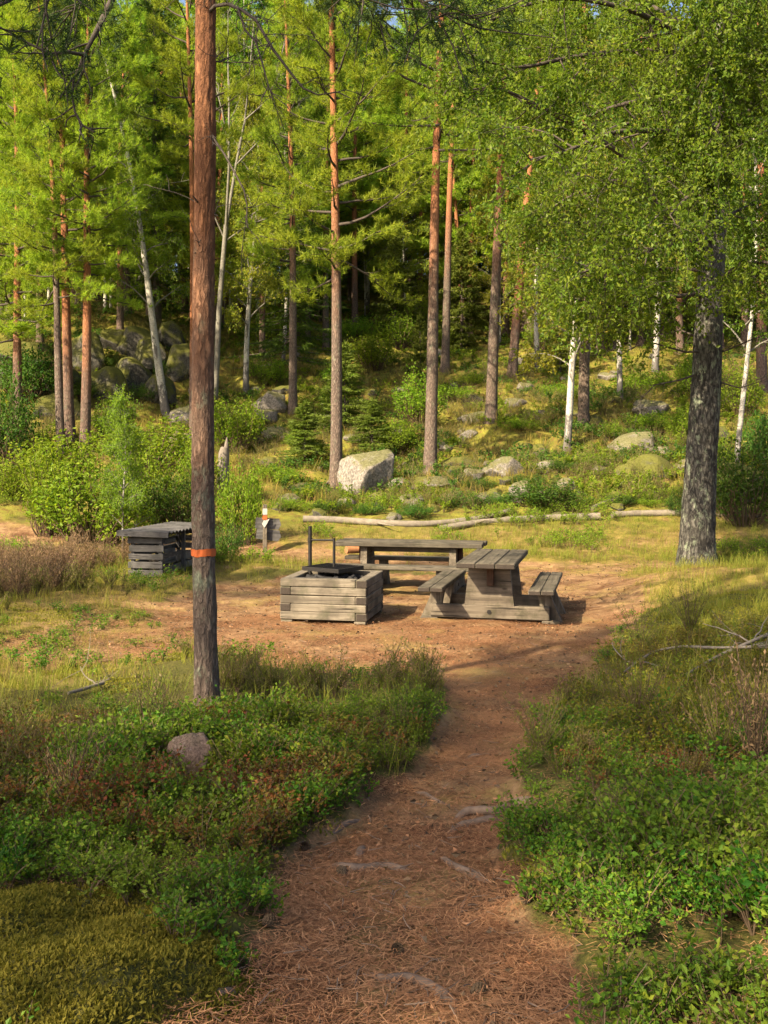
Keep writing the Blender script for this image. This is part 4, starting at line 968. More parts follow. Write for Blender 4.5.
lying('dead_branch', 'dark mossy stick on the slope behind the long fallen trunk', [(340, 470), (332, 480), (322, 490)], .03, .02, seed=210, lift=2, cat='branch')
# roots across the path
def proot(label, pts, r0, r1, seed, lift=.35, twigs=0): return lying('tree_root', label, pts, r0*1.45, r1*1.45, 'root', twigs, seed, lift, 'root', 10, 'roots across the path', (.1, .25))
proot('long worn root lying crosswise over the middle of the path', [(322, 873), (336, 870), (350, 874), (368, 873), (385, 869), (402, 872), (418, 872)], .018, .011, 301, .5)
proot('short upright root stub just above the crosswise root', [(357, 866), (360, 856), (367, 846)], .016, .012, 302, 1.0)
proot('thick grey root arching at the right side of the path', [(452, 822), (466, 817), (480, 815), (496, 818), (510, 812), (526, 808), (540, 803)], .014, .024, 303, .8)
proot('second grey root lying just below the arching one', [(446, 836), (458, 830), (474, 826), (490, 824), (505, 820)], .012, .016, 304, .6)
proot('bent root pointing down the right half of the path', [(438, 858), (446, 862), (450, 868), (462, 874), (476, 880), (492, 886)], .009, .014, 305, .6)
proot('low root at the bottom of the path curving to the right', [(368, 975), (384, 985), (404, 985), (425, 992), (445, 1003), (465, 1019)], .010, .016, 306, .45)
proot('thin straight root low on the path below the bent one', [(470, 890), (462, 910), (450, 932)], .007, .005, 307, .4)
proot('thin pale root at the upper path near the bilberries', [(412, 792), (425, 796), (436, 802), (450, 806)], .012, .008, 308, .4)
proot('pale root emerging at the lower left path edge', [(206, 988), (216, 996), (228, 1001), (240, 1002)], .007, .010, 309, .7)
proot('low root hump at the bilberry edge of the path', [(330, 835), (345, 826), (362, 820)], .012, .010, 310, .3)
proot('short dark root near the top of the path', [(462, 760), (474, 757), (488, 756)], .016, .010, 311, .4)
# stump and pine cones
x, y, z = hit(223, 487); r = thing('stump', 'tall broken grey stump in the bushes right of the marked pine', 'stump', (x, y, z)); mb = MB()
tube(mb, [(0, 0, -.1), (0, 0, .1), (.02, 0, .5), (.03, .01, .85), (.05, 0, 1.0)], [.2, .17, .15, .14, .10], 14, 0, .18, 6, 3, 3); mb.build('snag', M['dead_wood'], r); mb = MB()
tube(mb, [(.07, 0, .8), (.09, 0, 1.1), (.10, .02, 1.25)], [.07, .05, .012], 8, 0, .2, 7, 4, 4); mb.build('splinter', M['dead_wood'], r)
rng = np.random.default_rng(400)
cm = MB()
for k in range(9):
    a = np.linspace(0, 2*PI, 9)[:-1]+k*.4; rr = .016*math.sin(PI*(k+1.2)/10.5); zc = k*.0048
    for q_ in a:
        cdir = np.array([math.cos(q_), math.sin(q_), 0]); sd_ = np.array([-math.sin(q_), math.cos(q_), 0])
        cm.add([cdir*rr*.3+(0, 0, zc), cdir*rr+sd_*rr*.4+(0, 0, zc+.004), cdir*rr*1.12+(0, 0, zc+.009), cdir*rr-sd_*rr*.4+(0, 0, zc+.004)], [[0, 1, 2, 3]])
cone = cm.mesh('pine_cone', M['stem'])
for (a, b) in ((276, 908), (262, 930), (322, 1000), (258, 906), (345, 880), (240, 965), (396, 950), (470, 1000), (300, 850), (530, 900)):
    x, y, z = hit(a, b); o_ = tag(link('pine_cone', cone), 'small brown pine cone lying on the needle strewn path', 'pine cone', 'pine cones on the path')
    o_.location = (x, y, z+.012); o_.rotation_euler = (1.4, rng.uniform(0, 1), rng.uniform(0, 6)); o_.scale = (1.3,)*3

# ------------------------------------------------------------------ fire pit of stacked timbers
fx, fy = -.63, 12.44; fz = hz(fx, fy)
pit = thing('fire_pit', 'square fire pit of pale stacked timbers with an iron grill on top', 'fire pit', (fx, fy, fz), R(-11))
S_, TH, HC = .53, .13, .098; rng = np.random.default_rng(500)
for cI in range(5):
    zc = .035+HC*(cI+.5); 
    for sd_ in range(4):
        mb = MB(); off = (TH/2 if cI % 2 == 0 else -TH/2); ln = 2*S_-TH-.004
        ax_ = sd_ % 2; sg = 1 if sd_ in (0, 3) else -1
        jz = rng.normal(0, .0015); jo = rng.normal(0, .003)
        if ax_ == 0:      # runs along x, front (-y) and back (+y)
            yy = -(S_-TH/2) if sd_ == 0 else (S_-TH/2); o_ = -off if sd_ == 0 else off
            box(mb, (o_, yy+jo, zc+jz), (ln, TH, HC-.004), (0, 0, 0), 0, .008, axis=0, emi=1); mats = [M['pitx'], M['endgrain']]
        else:
            xx = (S_-TH/2) if sd_ == 1 else -(S_-TH/2); o_ = -off if sd_ == 1 else off
            box(mb, (xx+jo, o_, zc+jz), (TH, ln, HC-.004), (0, 0, 0), 0, .008, axis=1, emi=1); mats = [M['pity'], M['endgrain']]
        mb.build('timber', mats, pit)
for X in (-1, 1):
    for Y in (-1, 1):
        mb = MB(); box(mb, (X*(S_-.08), Y*(S_-.07), .016), (.14, .12, .034), (0, 0, 0), 0, .005); mb.build('foot', M['pitx'], pit)
mb = MB(); g = np.linspace(-(S_-TH-.002), S_-TH-.002, 24); gx, gy = np.meshgrid(g, g); gz_ = .445+fbm(gx*5, gy*5, 3, 4)*.10
ii = np.arange(23)[:, None]*24; jj = np.arange(23)[None, :]; mb.add(np.stack([gx, gy, gz_], -1).reshape(-1, 3), np.stack([ii+jj, ii+jj+1, ii+24+jj+1, ii+24+jj], -1).reshape(-1, 4), 0, True)
mb.build('ash_bed', M['ash'], pit)
for k in range(26):
    mb = MB(); a = rng.uniform(0, PI); x, y = rng.uniform(-.32, .32, 2); L = rng.uniform(.06, .16)
    tube(mb, [(x-L*math.cos(a), y-L*math.sin(a), (.455+rng.uniform(0, .04))), (x, y, .475), (x+L*math.cos(a), y+L*math.sin(a), .46+rng.uniform(0, .05))], [.024, .03, .022], 7, 0, .25, k, 3, 9)
    mb.build('charred_stick', M['char'], pit)
pr = MB()
def pl(wx, wy): 
    c_, s_ = math.cos(R(11)), math.sin(R(11)); dx, dy = wx-fx, wy-fy; return np.array([c_*dx-s_*dy, s_*dx+c_*dy])
p0 = pl(-.945, 12.78); p1 = pl(-.63, 12.62)
mb = MB(); tube(mb, [(p0[0], p0[1], .33), (p0[0], p0[1], .7), (p0[0], p0[1], 1.10)], .024, 10); mb.build('post', M['iron'], pit)
mb = MB(); tube(mb, [(p0[0], p0[1], .925), (p1[0], p1[1], .935)], .013, 8); tube(mb, [(p0[0], p0[1], .895), (p0[0], p0[1], .955)], .031, 10); mb.build('swing_arm', M['iron'], pit)
mb = MB(); tube(mb, [(p1[0], p1[1], .59), (p1[0], p1[1], .96)], .017, 10); mb.build('hanger_rod', M['iron'], pit)
cs_ = [pl(*q_) for q_ in ((-1.02, 12.60), (-.56, 12.27), (-.27, 12.69), (-.72, 13.02))]
mb = MB(); zt = .585
top = [(a[0], a[1], zt) for a in cs_]; bot = [(a[0], a[1], zt-.012) for a in cs_]
mb.add(top+bot, [[0, 1, 2, 3], [7, 6, 5, 4], [0, 4, 5, 1], [1, 5, 6, 2], [2, 6, 7, 3], [3, 7, 4, 0]]); gp = mb.build('grill_plate', M['rust'], pit)
mb = MB()
for k in range(4):
    a, b = np.array(cs_[k]), np.array(cs_[(k+1) % 4]); d = (b-a)/np.linalg.norm(b-a); m_ = (a+b)/2
    box(mb, (m_[0], m_[1], zt-.004), (np.linalg.norm(b-a)+.02, .022, .05), (0, 0, math.atan2(d[1], d[0])), 0, .003)
mb.build('rim', M['iron'], gp)
mb = MB(); c4 = [np.array(a) for a in cs_]
for k in range(1, 12):
    a = c4[0]+(c4[1]-c4[0])*k/12; b = c4[3]+(c4[2]-c4[3])*k/12; tube(mb, [(a[0], a[1], zt+.012), (b[0], b[1], zt+.012)], .006, 6)
mb.build('grill_bars', M['iron'], gp)

# ------------------------------------------------------------------ picnic tables
def picnic_table(label, x, y, rz, L, tabw=.225, seed=0):
    rng = np.random.default_rng(seed)
    root = thing('picnic_table', label, 'picnic table', (x, y, hz(x, y)-.01), rz, 'picnic tables in the clearing')
    for k in (-1, 0, 1):
        mb = MB(); box(mb, (k*(tabw+.008), rng.normal(0, .008), .722+rng.normal(0, .002)), (tabw, L, .065), (0, 0, rng.normal(0, .002)), 0, .009, axis=1, emi=1); mb.build('tabletop_plank', [M['topy'], M['endgrain']], root)
    for s_ in (-1, 1):
        for k in (0, 1):
            mb = MB(); box(mb, (s_*(.575+.150*k), rng.normal(0, .01), .432+rng.normal(0, .002)), (.145, L+.08, .055), (0, 0, 0), 0, .008, axis=1, emi=1); mb.build('seat_plank', [M['topy'], M['endgrain']], root)
    for e in (-1, 1):
        ye = e*(L/2-.44)
        mb = MB(); box(mb, (0, ye, .125), (1.44, .105, .16), (0, 0, 0), 0, .01, axis=0, emi=1); bb = mb.build('base_beam', [M['twx'], M['endgrain']], root)
        mb = MB(); tube(mb, [(0, ye+e*.050, .13), (0, ye+e*.062, .13)], .026, 10); mb.build('bolt', M['iron'], bb)
        for s_ in (-1, 1):
            mb = MB(); prism(mb, [(s_*.87, 0.0), (s_*.64, 0.0), (s_*.56, .401), (s_*.71, .401), (s_*.75, .27)][::s_], .12, Matrix.Translation((0, ye+.003*s_-e*.114, 0))); mb.build('seat_leg', M['twz'], root)
            mb = MB(); box(mb, (s_*.74, ye, .022), (.22, .10, .042), (0, 0, 0), 0, .008); mb.build('foot', M['twx'], root)
        mb = MB()
        for q_ in range(3):
            z0, z1 = .208+q_*.16, .208+q_*.16+.157; w0, w1 = .30-.055*q_/3, .30-.055*(q_+1)/3
            if q_ == 2: z1 = .687
            prism(mb, [(-w0, z0), (w0, z0), (w1, z1), (-w1, z1)], .095+.004*(q_ % 2), Matrix.Translation((0, ye, 0)))
        mb.build('end_panel', M['twx'], root)
        mb = MB(); box(mb, (.02, ye+e*.085, .57), (.085, .065, .235), (0, 0, 0), 0, .008); mb.build('brace', M['rustwood'], root)
    mb = MB(); box(mb, (0, 0, .64), (.09, L-1.0, .09), (0, 0, 0), 0, .008); mb.build('stretcher', M['twy'], root)
    mb = MB(); box(mb, (.03, -(L/2)-.004, .724), (.05, .006, .035), (0, 0, 0), 0, .001); mb.build('tag_plate', M['tagp'], root)
    return root
M['rustwood'] = wood('brown_brace', 'z', (.04, .022, .014), (.13, .07, .04))
M['tagp'] = plain('pale_metal_tag', (.25, .24, .22), (.4, .38, .35), 30, .6)
picnic_table('grey timber picnic table nearest to view, seen from its end, right of the fire pit', 1.39, 12.60, R(-13), 1.85, seed=1)
picnic_table('grey timber picnic table farther back, seen lengthwise behind the fire pit', .40, 14.85, R(-102), 2.2, seed=2)
# cut log on the end of the far bench
mb = MB(); ux, uy = .40-.974*1.03+.225*.68, 14.85+.225*1.03+.974*.68
tube(mb, [(-.16, 0, 0), (0, 0, 0), (.16, 0, 0)], [.06, .063, .06], 12, 0, .06, 3, 3, 4, cap=True)
fl = tag(mb.build('firewood_log', M['cutwood']), 'short reddish cut log lying at the left end of the far bench', 'firewood')
fl.location = (ux, uy, .53); fl.rotation_euler = (0, 0, .5)

# ------------------------------------------------------------------ woodshed
x, y, wz = hit(146, 578); wz -= .02
shed = thing('woodshed', 'low dark grey slatted firewood shelter with wavy roof edge behind the marked pine', 'woodshed', (x, y, wz), R(-9))
rng = np.random.default_rng(600)
W2, LS = .27, 2.0
for k in range(5):
    mb = MB(); box(mb, (rng.normal(0, .01), 0, .09+.128*k), (2*W2+.02, .024, [.10, .10, .085, .10, .10][k]), (0, rng.normal(0, .012), 0), 0, .004, axis=0, emi=0); mb.build('front_slat', M['shedx'], shed)
    mb = MB(); box(mb, (-W2, LS/2+.02, .09+.128*k), (.024, LS, .09), (rng.normal(0, .006), 0, 0), 0, .004); mb.build('side_slat', M['shedy'], shed)
    mb = MB(); box(mb, (0, LS+.035, .09+.128*k), (2*W2, .024, .095), (0, rng.normal(0, .01), 0), 0, .004); mb.build('back_slat', M['shedx'], shed)
    if k < 4: mb = MB(); box(mb, (W2+.0, .30, .12+.15*k), (.022, .46, .07), (rng.normal(0, .02), 0, 0), 0, .004); mb.build('side_slat', M['shedy'], shed)
for X in (-1, 1):
    for Y in (0.045, LS/2+.02, LS-.01):
        mb = MB(); box(mb, (X*(W2-.045), Y, .335), (.06, .06, .70), (0, 0, 0), 0, .005); mb.build('post', M['shedz'], shed)
mb = MB(); n = 15
xs = np.linspace(-.40, .40, 2); ysn = np.linspace(-.12, LS+.14, n*10+1)
for lay in (0, 1):
    wv = .026*np.abs(np.sin((ysn+.12)/(LS+.26)*PI*n))
    V = np.array([[(X, Y, .715-.004*Y+(.022 if X < 0 else 0)+w_-(.016 if lay else 0)) for X in xs] for Y, w_ in zip(ysn, wv)]).reshape(-1, 3)
    q_ = np.array([[2*k, 2*k+1, 2*k+3, 2*k+2] for k in range(len(ysn)-1)]); mb.add(V, q_ if lay == 0 else q_[:, ::-1], 0, False)
m_ = len(ysn); off = 2*m_
mb.f.append((np.array([[2*k+1, off+2*k+1, off+2*k+3, 2*k+3] for k in range(m_-1)]+[[2*k, 2*k+2, off+2*k+2, off+2*k] for k in range(m_-1)]), 0, False))
mb.build('roof', M['shedx'], shed)
mb = MB(); box(mb, (0, -.135, .705), (.83, .022, .085), (0, R(1.5), 0), 0, .004); mb.build('fascia', M['shedx'], shed)
mb = MB(); box(mb, (-.415, LS/2, .70), (.022, LS+.26, .07), (0, 0, 0), 0, .004); mb.build('fascia', M['shedy'], shed)
for k in range(24):
    mb = MB(); a = rng.uniform(-.12, .12); yy = .65+.05*(k % 12)*2; zz_ = .09+.14*(k//12)
    tube(mb, [(-.2, yy, zz_), (.14, yy+a*.3, zz_)], [.055, .06], 8, 0, .15, k, 2, 5); lg = mb.build('firewood_log', [M['dead_wood']])
    lg.location = (x, y, wz); lg.rotation_euler.z = R(-9); tag(lg, 'split grey log stacked inside the dark woodshed', 'firewood', 'firewood inside the woodshed')

# ------------------------------------------------------------------ trail signpost
x, y, z = hit(265, 553); sp = thing('signpost', 'short weathered trail post with orange and white marks and two bare grey boards', 'signpost', (x, y, z), R(6))
hp = 48*y/F; k_ = hp/48
mb = MB(); box(mb, (0, 0, hp/2-.05), (.085, .085, hp+.1), (0, 0, 0), 0, .008); mb.build('post', M['twz'], sp)
def ring(z0, z1, mat, nm, ex=.006):
    mb = MB(); box(mb, (0, 0, (z0+z1)/2), (.085+ex, .085+ex, z1-z0), (0, 0, 0), 0, .002); mb.build(nm, M[mat], sp)
ring(hp-10*k_, hp-4*k_, 'white', 'white_band'); ring(hp-15*k_, hp-11*k_, 'orange', 'orange_band', .007)
mb = MB(); prism(mb, [(-.06, -.02), (-.01, -.10), (.04, -.02), (.09, .08), (.01, .04), (-.02, .05)], .012, Matrix.Translation((0, -.054, hp-18*k_))); mb.build('white_arrow', M['white'], sp)
for (zc, tl, ln, sh) in ((hp-19*k_, 4, .50, -.01), (hp-30*k_, 8, .48, .0)):
    mb = MB(); h_ = 5.6*k_
    prism(mb, [(-ln*.42, -h_), (ln*.50, -h_), (ln*.60, -h_*.1), (ln*.50, h_*.95), (-ln*.42, h_*.95)], .03, Matrix.Translation((sh+.03, .06, zc)) @ Matrix.Rotation(R(tl), 4, 'Y')); mb.build('sign_board', M['shedx'], sp)

# ------------------------------------------------------------------ ground cover (uncountable)
def tmpl_bilberry(rng, h=.18, nst=6, nlf=13, ls=.021):
    mb = MB(); P_ = []; D_ = []
    for k in range(nst):
        az = rng.uniform(0, 2*PI); rr = rng.uniform(.2, .7)*h; e = np.array([math.cos(az)*rr, math.sin(az)*rr, h*rng.uniform(.6, 1.1)])
        tq = np.linspace(0, 1, 4)[:, None]; P = e*tq*[1, 1, 0]+e*np.sqrt(tq)*[0, 0, 1]
        tube(mb, P, [.0022, .0018, .0014, .001], 3, 0, cap=False)
        f = rng.uniform(.25, 1, nlf)*3; i_ = np.minimum(2, f.astype(int)); P_.append(P[i_]+(P[i_+1]-P[i_])*(f-i_)[:, None]+rng.normal(0, .012, (nlf, 3)))
        D_.append(rng.normal(0, 1, (nlf, 3))*[1, 1, .35]+np.array([0, 0, .35]))
    leaves(mb, np.concatenate(P_), np.concatenate(D_), ls, rng, 1, .62, .12); return mb
def tmpl_heather(rng, h=.30, nst=12, flower=True):
    mb = MB(); P_ = []; D_ = []; FP_ = []; FD_ = []
    for k in range(nst):
        az = rng.uniform(0, 2*PI); rr = rng.uniform(.1, .6)*h; hh = h*rng.uniform(.6, 1.1); e = np.array([math.cos(az)*rr, math.sin(az)*rr, hh])
        tq = np.linspace(0, 1, 4)[:, None]; P = e*tq**1.4*[1, 1, 0]+e*tq*[0, 0, 1]
        tube(mb, P, [.003, .0025, .002, .001], 3, 0, cap=False)
        n = 26; f = rng.uniform(.2, 1, n)*3; i_ = np.minimum(2, f.astype(int)); pp = P[i_]+(P[i_+1]-P[i_])*(f-i_)[:, None]+rng.normal(0, .008, (n, 3))
        dd = rng.normal(0, .6, (n, 3))+np.array([0, 0, 1.0])
        fl_ = (f > 2.1) & (rng.uniform(0, 1, n) < (.8 if flower else 0)) & (k % 2 == 0)
        P_.append(pp[~fl_]); D_.append(dd[~fl_]); FP_.append(pp[fl_]); FD_.append(dd[fl_])
    leaves(mb, np.concatenate(P_), np.concatenate(D_), .030, rng, 1, .22, .05); leaves(mb, np.concatenate(FP_), np.concatenate(FD_), .020, rng, 2, .45, .1); return mb
def tmpl_grass(rng, h=.28, n=16, r=.05, w_=.004):
    mb = MB(); 
    for k in range(n):
        az = rng.uniform(0, 2*PI); b = np.array([rng.normal(0, r), rng.normal(0, r), 0]); hh = h*rng.uniform(.45, 1.1); ln = rng.uniform(.1, .9)*hh
        d = np.array([math.cos(az), math.sin(az), 0]); s_ = np.array([-d[1], d[0], 0])*w_*.5
        p1 = b+d*ln*.3+np.array([0, 0, hh*.6]); p2 = b+d*ln+np.array([0, 0, hh*(1-.25*ln/hh)])
        mb.add([b-s_, b+s_, p1+s_*.8, p1-s_*.8, p2+s_*.15, p2-s_*.15], [[0, 1, 2, 3], [3, 2, 4, 5]])
    return mb
def tmpl_moss(rng, r=.05, n=26, ls=.016):
    mb = MB(); a = rng.uniform(0, 6.28, n); q_ = r*np.sqrt(rng.uniform(0, 1, n)); P = np.stack([q_*np.cos(a), q_*np.sin(a), -.004+.012*(1-(q_/r)**2)], -1)
    leaves(mb, P, rng.normal(0, .6, (n, 3))+np.array([0, 0, .7]), ls, rng, 0, .45, .1); return mb
def scatter(name, tmpls, X, Y, S, rng, mats, label_kind='stuff', dz=-.01, tilt=.18, parent=None):
    out = MB(); n = len(X); Z = H(X, Y)+dz; pick = rng.integers(0, len(tmpls), n)
    for k, T in enumerate(tmpls):
        V = np.concatenate(T.v); s_ = pick == k; m = int(s_.sum())
        if not m: continue
        a = rng.uniform(0, 2*PI, m); ca, sa = np.cos(a), np.sin(a); sc_ = S[s_]
        vx = (V[None, :, 0]*ca[:, None]-V[None, :, 1]*sa[:, None])*sc_[:, None]; vy = (V[None, :, 0]*sa[:, None]+V[None, :, 1]*ca[:, None])*sc_[:, None]; vz = V[None, :, 2]*(sc_*rng.uniform(.8, 1.2, m))[:, None]
        tx, ty = rng.normal(0, tilt, (2, m)); vx = vx+vz*tx[:, None]; vy = vy+vz*ty[:, None]
        P = np.stack([vx+X[s_][:, None], vy+Y[s_][:, None], vz+Z[s_][:, None]], -1).reshape(-1, 3)
        n0 = out.n; out.v.append(P); out.n += len(P); offs = (np.arange(m)*len(V))[:, None, None]
        for f, mi, sm_ in T.f: out.f.append(((f[None]+offs).reshape(-1, f.shape[1])+n0, mi, False))
    if out.n == 0: return None
    return tag(out.build(name, mats), kind='stuff')
rng = np.random.default_rng(700)
def sample(n, y0, y1, dens, pad=.6, pw=1.0):
    """points in the part of the place the view covers, thinned by a density map"""
    y = y0+(y1-y0)*rng.uniform(0, 1, n)**pw; x = rng.uniform(-1, 1, n)*(.40*y+pad)
    k = rng.uniform(0, 1, n) < dens(x, y); return x[k], y[k]
hump = lambda x, y: np.exp(-(((x+1.25)/.75)**2+((y-2.85)/.8)**2))
SX, SY, _ = hit(192, 772)
def open_(x, y, lim=.35): return (1-ss(lim-.15, lim+.15, pathmask(x, y)))*(1-np.exp(-((x-SX)/.26)**4-((y-SY+.25)/.5)**4))
right = lambda x, y: ss(-.15, .25, x-np.interp(y, PCY, PCX))
gapn = lambda x, y, sd_, sc_=1.1, lo=-.12, hi=.08: ss(lo, hi, fbm(x*sc_, y*sc_, sd_, 4))
d_bil = lambda x, y: open_(x, y)*(1-ss(5.9, 7.2, y+fbm(x, y, 3)*2))*(1-.93*ss(.34, .44, hump(x, y)+fbm(x*3, y*3, 4)*.25))*(.04+.7*gapn(x, y, 61, 1.8, -.08, .08))*(.2+.8*gapn(x, y, 92, 4.2, -.10, .10))*(1-.3*right(x, y)*(1-ss(4.3, 5.2, y)))
TB = [tmpl_bilberry(rng, .17*k) for k in (.8, 1, 1.2, 1.0)]
x, y = sample(12000, 2.3, 5.5, lambda x, y: open_(x, y, .45)*(1-.95*ss(.25, .4, hump(x, y)))*gapn(x, y, 113, 3, -.02, .1)*.35, .5); scatter('bilberry_cover', [tmpl_bilberry(rng, .09, 4, 9), tmpl_bilberry(rng, .11, 5, 9)], x, y, rng.uniform(.6, 1.3, len(x)), rng, [M['stem'], M['bilberry']])
x, y = sample(26000, 2.3, 7.4, d_bil); scatter('bilberry_cover', TB, x, y, rng.uniform(.6, 1.15, len(x))*(1+1.1*fbm(x*1.5, y*1.5, 94, 3)), rng, [M['stem'], M['bilberry']])
x, y = sample(9000, 2.4, 12, lambda x, y: ss(.15, .35, pathmask(x, y))*(1-ss(.5, .8, pathmask(x, y)))*gapn(x, y, 111, 2.4, 0, .12)*.8, .3); scatter('bilberry_cover', [tmpl_bilberry(rng, .10, 4, 8), tmpl_bilberry(rng, .08, 3, 8)], x, y, rng.uniform(.6, 1.3, len(x)), rng, [M['stem'], M['bilberry']])
d_bil2 = lambda x, y: open_(x, y, .3)*ss(5.0, 5.8, y)*(1-ss(6.5, 7.0, y))*(1-right(x, y))*ss(-1.5, -.8, x)*gapn(x, y, 62, 1.2, -.25, 0)*(.25+.75*gapn(x, y, 93, 4.2, -.10, .10))
x, y = sample(15000, 4.8, 8.8, d_bil2); scatter('bilberry_cover', TB, x, y, rng.uniform(.75, 1.25, len(x))*(1+1.1*fbm(x*1.5, y*1.5, 95, 3)), rng, [M['stem'], M['bilberry']])
x, y = sample(5000, 7.5, 15, lambda x, y: open_(x, y, .3)*(1-right(x, y))*gapn(x, y, 96, .9, .05, .15)*.7); scatter('bilberry_cover', TB, x, y, rng.uniform(.8, 1.5, len(x)), rng, [M['stem'], M['bilberry']])
x, y = sample(4000, 7.5, 15, lambda x, y: open_(x, y, .3)*(1-right(x, y))*gapn(x, y, 97, .9, .06, .16)*.5); scatter('heather_cover', [tmpl_heather(rng, .26), tmpl_heather(rng, .3)], x, y, rng.uniform(.6, 1.1, len(x)), rng, [M['stem'], M['heather'], M['heather_flower']])
x, y = sample(5000, 17.5, 24.5, lambda x, y: open_(x, y, .3)*gapn(x, y, 98, .8, .02, .12)*.8, 2); scatter('bilberry_cover', TB, x, y, rng.uniform(1.0, 1.8, len(x)), rng, [M['stem'], M['bush']])
x, y = sample(20000, 5.0, 11, lambda x, y: open_(x, y, .3)*right(x, y)*ss(5.4, 6.4, y)*(1-ss(9.0, 10.5, y))*(.15+.7*gapn(x, y, 81, 1.1, -.1, .08))*(.3+.7*gapn(x, y, 112, 4, -.1, .1))); scatter('bilberry_cover', TB, x, y, rng.uniform(.6, 1.15, len(x)), rng, [M['stem'], M['bilberry_y']])
x, y = sample(3600, 4.0, 6.7, lambda x, y: open_(x, y, .3)*(1-right(x, y))*(.1+.9*gapn(x, y, 63, 2.5, .02, .2))); scatter('reddening_bilberry_cover', TB, x, y, rng.uniform(.7, 1.2, len(x)), rng, [M['stem'], M['bilberry_red']])
x, y = sample(1200, 2.6, 6, lambda x, y: open_(x, y, .3)*right(x, y)*gapn(x, y, 64, 1.5, .06, .16)); scatter('reddening_bilberry_cover', TB, x, y, rng.uniform(.6, 1.0, len(x)), rng, [M['stem'], M['bilberry_red']])
TH_ = [tmpl_heather(rng, .30*k) for k in (.8, 1, 1.15)]
d_hea = lambda x, y: open_(x, y, .3)*(1-np.exp(-((x+1.47)/.5)**2-((y-7.6)/.7)**2))*((1-right(x, y))*ss(5.2, 6.0, y)*(1-ss(6.4, 7.0, y))*ss(-3.4, -2.0, x)*.45*gapn(x, y, 65, .9, -.08, .08) + right(x, y)*ss(5.2, 6.2, y)*(1-ss(8.6, 9.6, y))*(.03+.45*gapn(x, y, 66, 1.1, 0, .12)) + ss(-4.4, -5.2, x)*ss(11, 12, y)*(1-ss(17, 19, y))*.7 + (1-right(x, y))*(1-ss(-2.2, -1.2, x))*ss(4.6, 5.4, y)*(1-ss(6.2, 7.0, y))*.3*gapn(x, y, 68, .9, -.02, .1))
x, y = sample(16000, 4.8, 19, d_hea, pw=1.3); scatter('heather_cover', TH_, x, y, rng.uniform(.35, .7, len(x)), rng, [M['stem'], M['heather'], M['heather_flower']])
x, y = sample(9000, 10, 20.5, lambda x, y: open_(x, y, .3)*(ss(-4.2, -5.2, x+fbm(x, y, 6)*1.8)*ss(11.5, 12.5, y)*(1-ss(17.5, 19, y)))*.5); scatter('dry_heather_cover', TH_, x, y, rng.uniform(.8, 1.5, len(x)), rng, [M['stem'], M['dry'], M['heather_flower']])
TG = [tmpl_grass(rng, .22*k) for k in (.7, 1, 1.3)]
d_gr = lambda x, y: open_(x, y, .32)*(grassy(x, y)*ss(6.5, 8, y)*(.03+.35*gapn(x, y, 67, .8, .04, .16))*.5 + right(x, y)*ss(6, 7, y)*.22 + (1-right(x, y))*ss(5.5, 6.5, y)*.12 + ss(16.5, 18, y)*(1-ss(18.8, 19.6, y))*.35 + .03*ss(5, 6, y))
x, y = sample(26000, 3, 22.5, lambda x, y: d_gr(x, y)*(1-np.exp(-((x-4.4)/.7)**2-((y-13.5)/1.0)**2))*(1-np.exp(-((x+1.47)/.5)**2-((y-7.4)/.9)**2))); scatter('grass_cover', TG, x, y, rng.uniform(.5, 1.15, len(x)), rng, [M['grass']])
TGS = [tmpl_grass(rng, .09*k, 14, .05, .003) for k in (.7, 1, 1.3)]
x, y = sample(42000, 7, 21, lambda x, y: (1-ss(.3, .8, pathmask(x, y)))*np.maximum(.7*grassy(x, y), .2*right(x, y))*.7*(1-.6*ss(15, 18, y))*(.3+.7*gapn(x, y, 99, 1.5, -.1, .1))); scatter('short_yellow_grass', TGS, x, y, rng.uniform(.5, 1.2, len(x)), rng, [M['grass_yellow']])
TM = [tmpl_moss(rng) for k in range(4)]
x, y = sample(36000, 2.2, 4.6, lambda x, y: ss(.20, .36, hump(x, y)+fbm(x*3, y*3, 4)*.25)*(.5+.5*gapn(x, y, 45, 5, -.15, .05)), .6); scatter('moss_cover', TM, x, y, rng.uniform(.6, 1.3, len(x)), rng, [M['moss']])
x, y = sample(30000, 4, 12, lambda x, y: open_(x, y, .45)*gapn(x, y, 69, .8, 0, .12)*.8); scatter('moss_cover', TM, x, y, rng.uniform(.8, 1.8, len(x)), rng, [M['moss']])
# needles, twigs on the bare ground
lm = MB()
for k in range(70):
    a = rng.uniform(0, PI); L = rng.uniform(.02, .048); d = np.array([math.cos(a), math.sin(a), rng.uniform(-.1, .15)]); s_ = np.array([-d[1], d[0], 0])*.0010; c_ = np.array([rng.normal(0, .09), rng.normal(0, .09), rng.uniform(.0, .010)])
    lm.add([c_-s_, c_+s_, c_+d*L+s_, c_+d*L-s_], [[0, 1, 2, 3]])
x, y = sample(15000, 2.4, 12.5, lambda x, y: ss(.3, .7, pathmask(x, y))*(.25+.75*gapn(x, y, 91, 2.2, -.06, .08)), .2, 1.2); scatter('needle_litter', [lm], x, y, rng.uniform(.8, 1.4, len(x)), rng, [M['litter']], dz=.001, tilt=0)
x, y = sample(3000, 2.4, 7, lambda x, y: (1-ss(.3, .7, pathmask(x, y)))*.16*(1-ss(.1, .3, hump(x, y))), .4, 1.2); scatter('needle_litter', [lm], x, y, rng.uniform(.8, 1.4, len(x)), rng, [M['litter']], dz=.001, tilt=0)
tm = MB()
for k in range(3):
    S2 = bez((rng.normal(0, .2), rng.normal(0, .2), .006), rng.normal(0, 1, 3)*[1, 1, .05], rng.uniform(.03, .10), (0, 0, 0), 4, rng, .2); tube(tm, S2, [.002, .0018, .0014, .0008], 4)
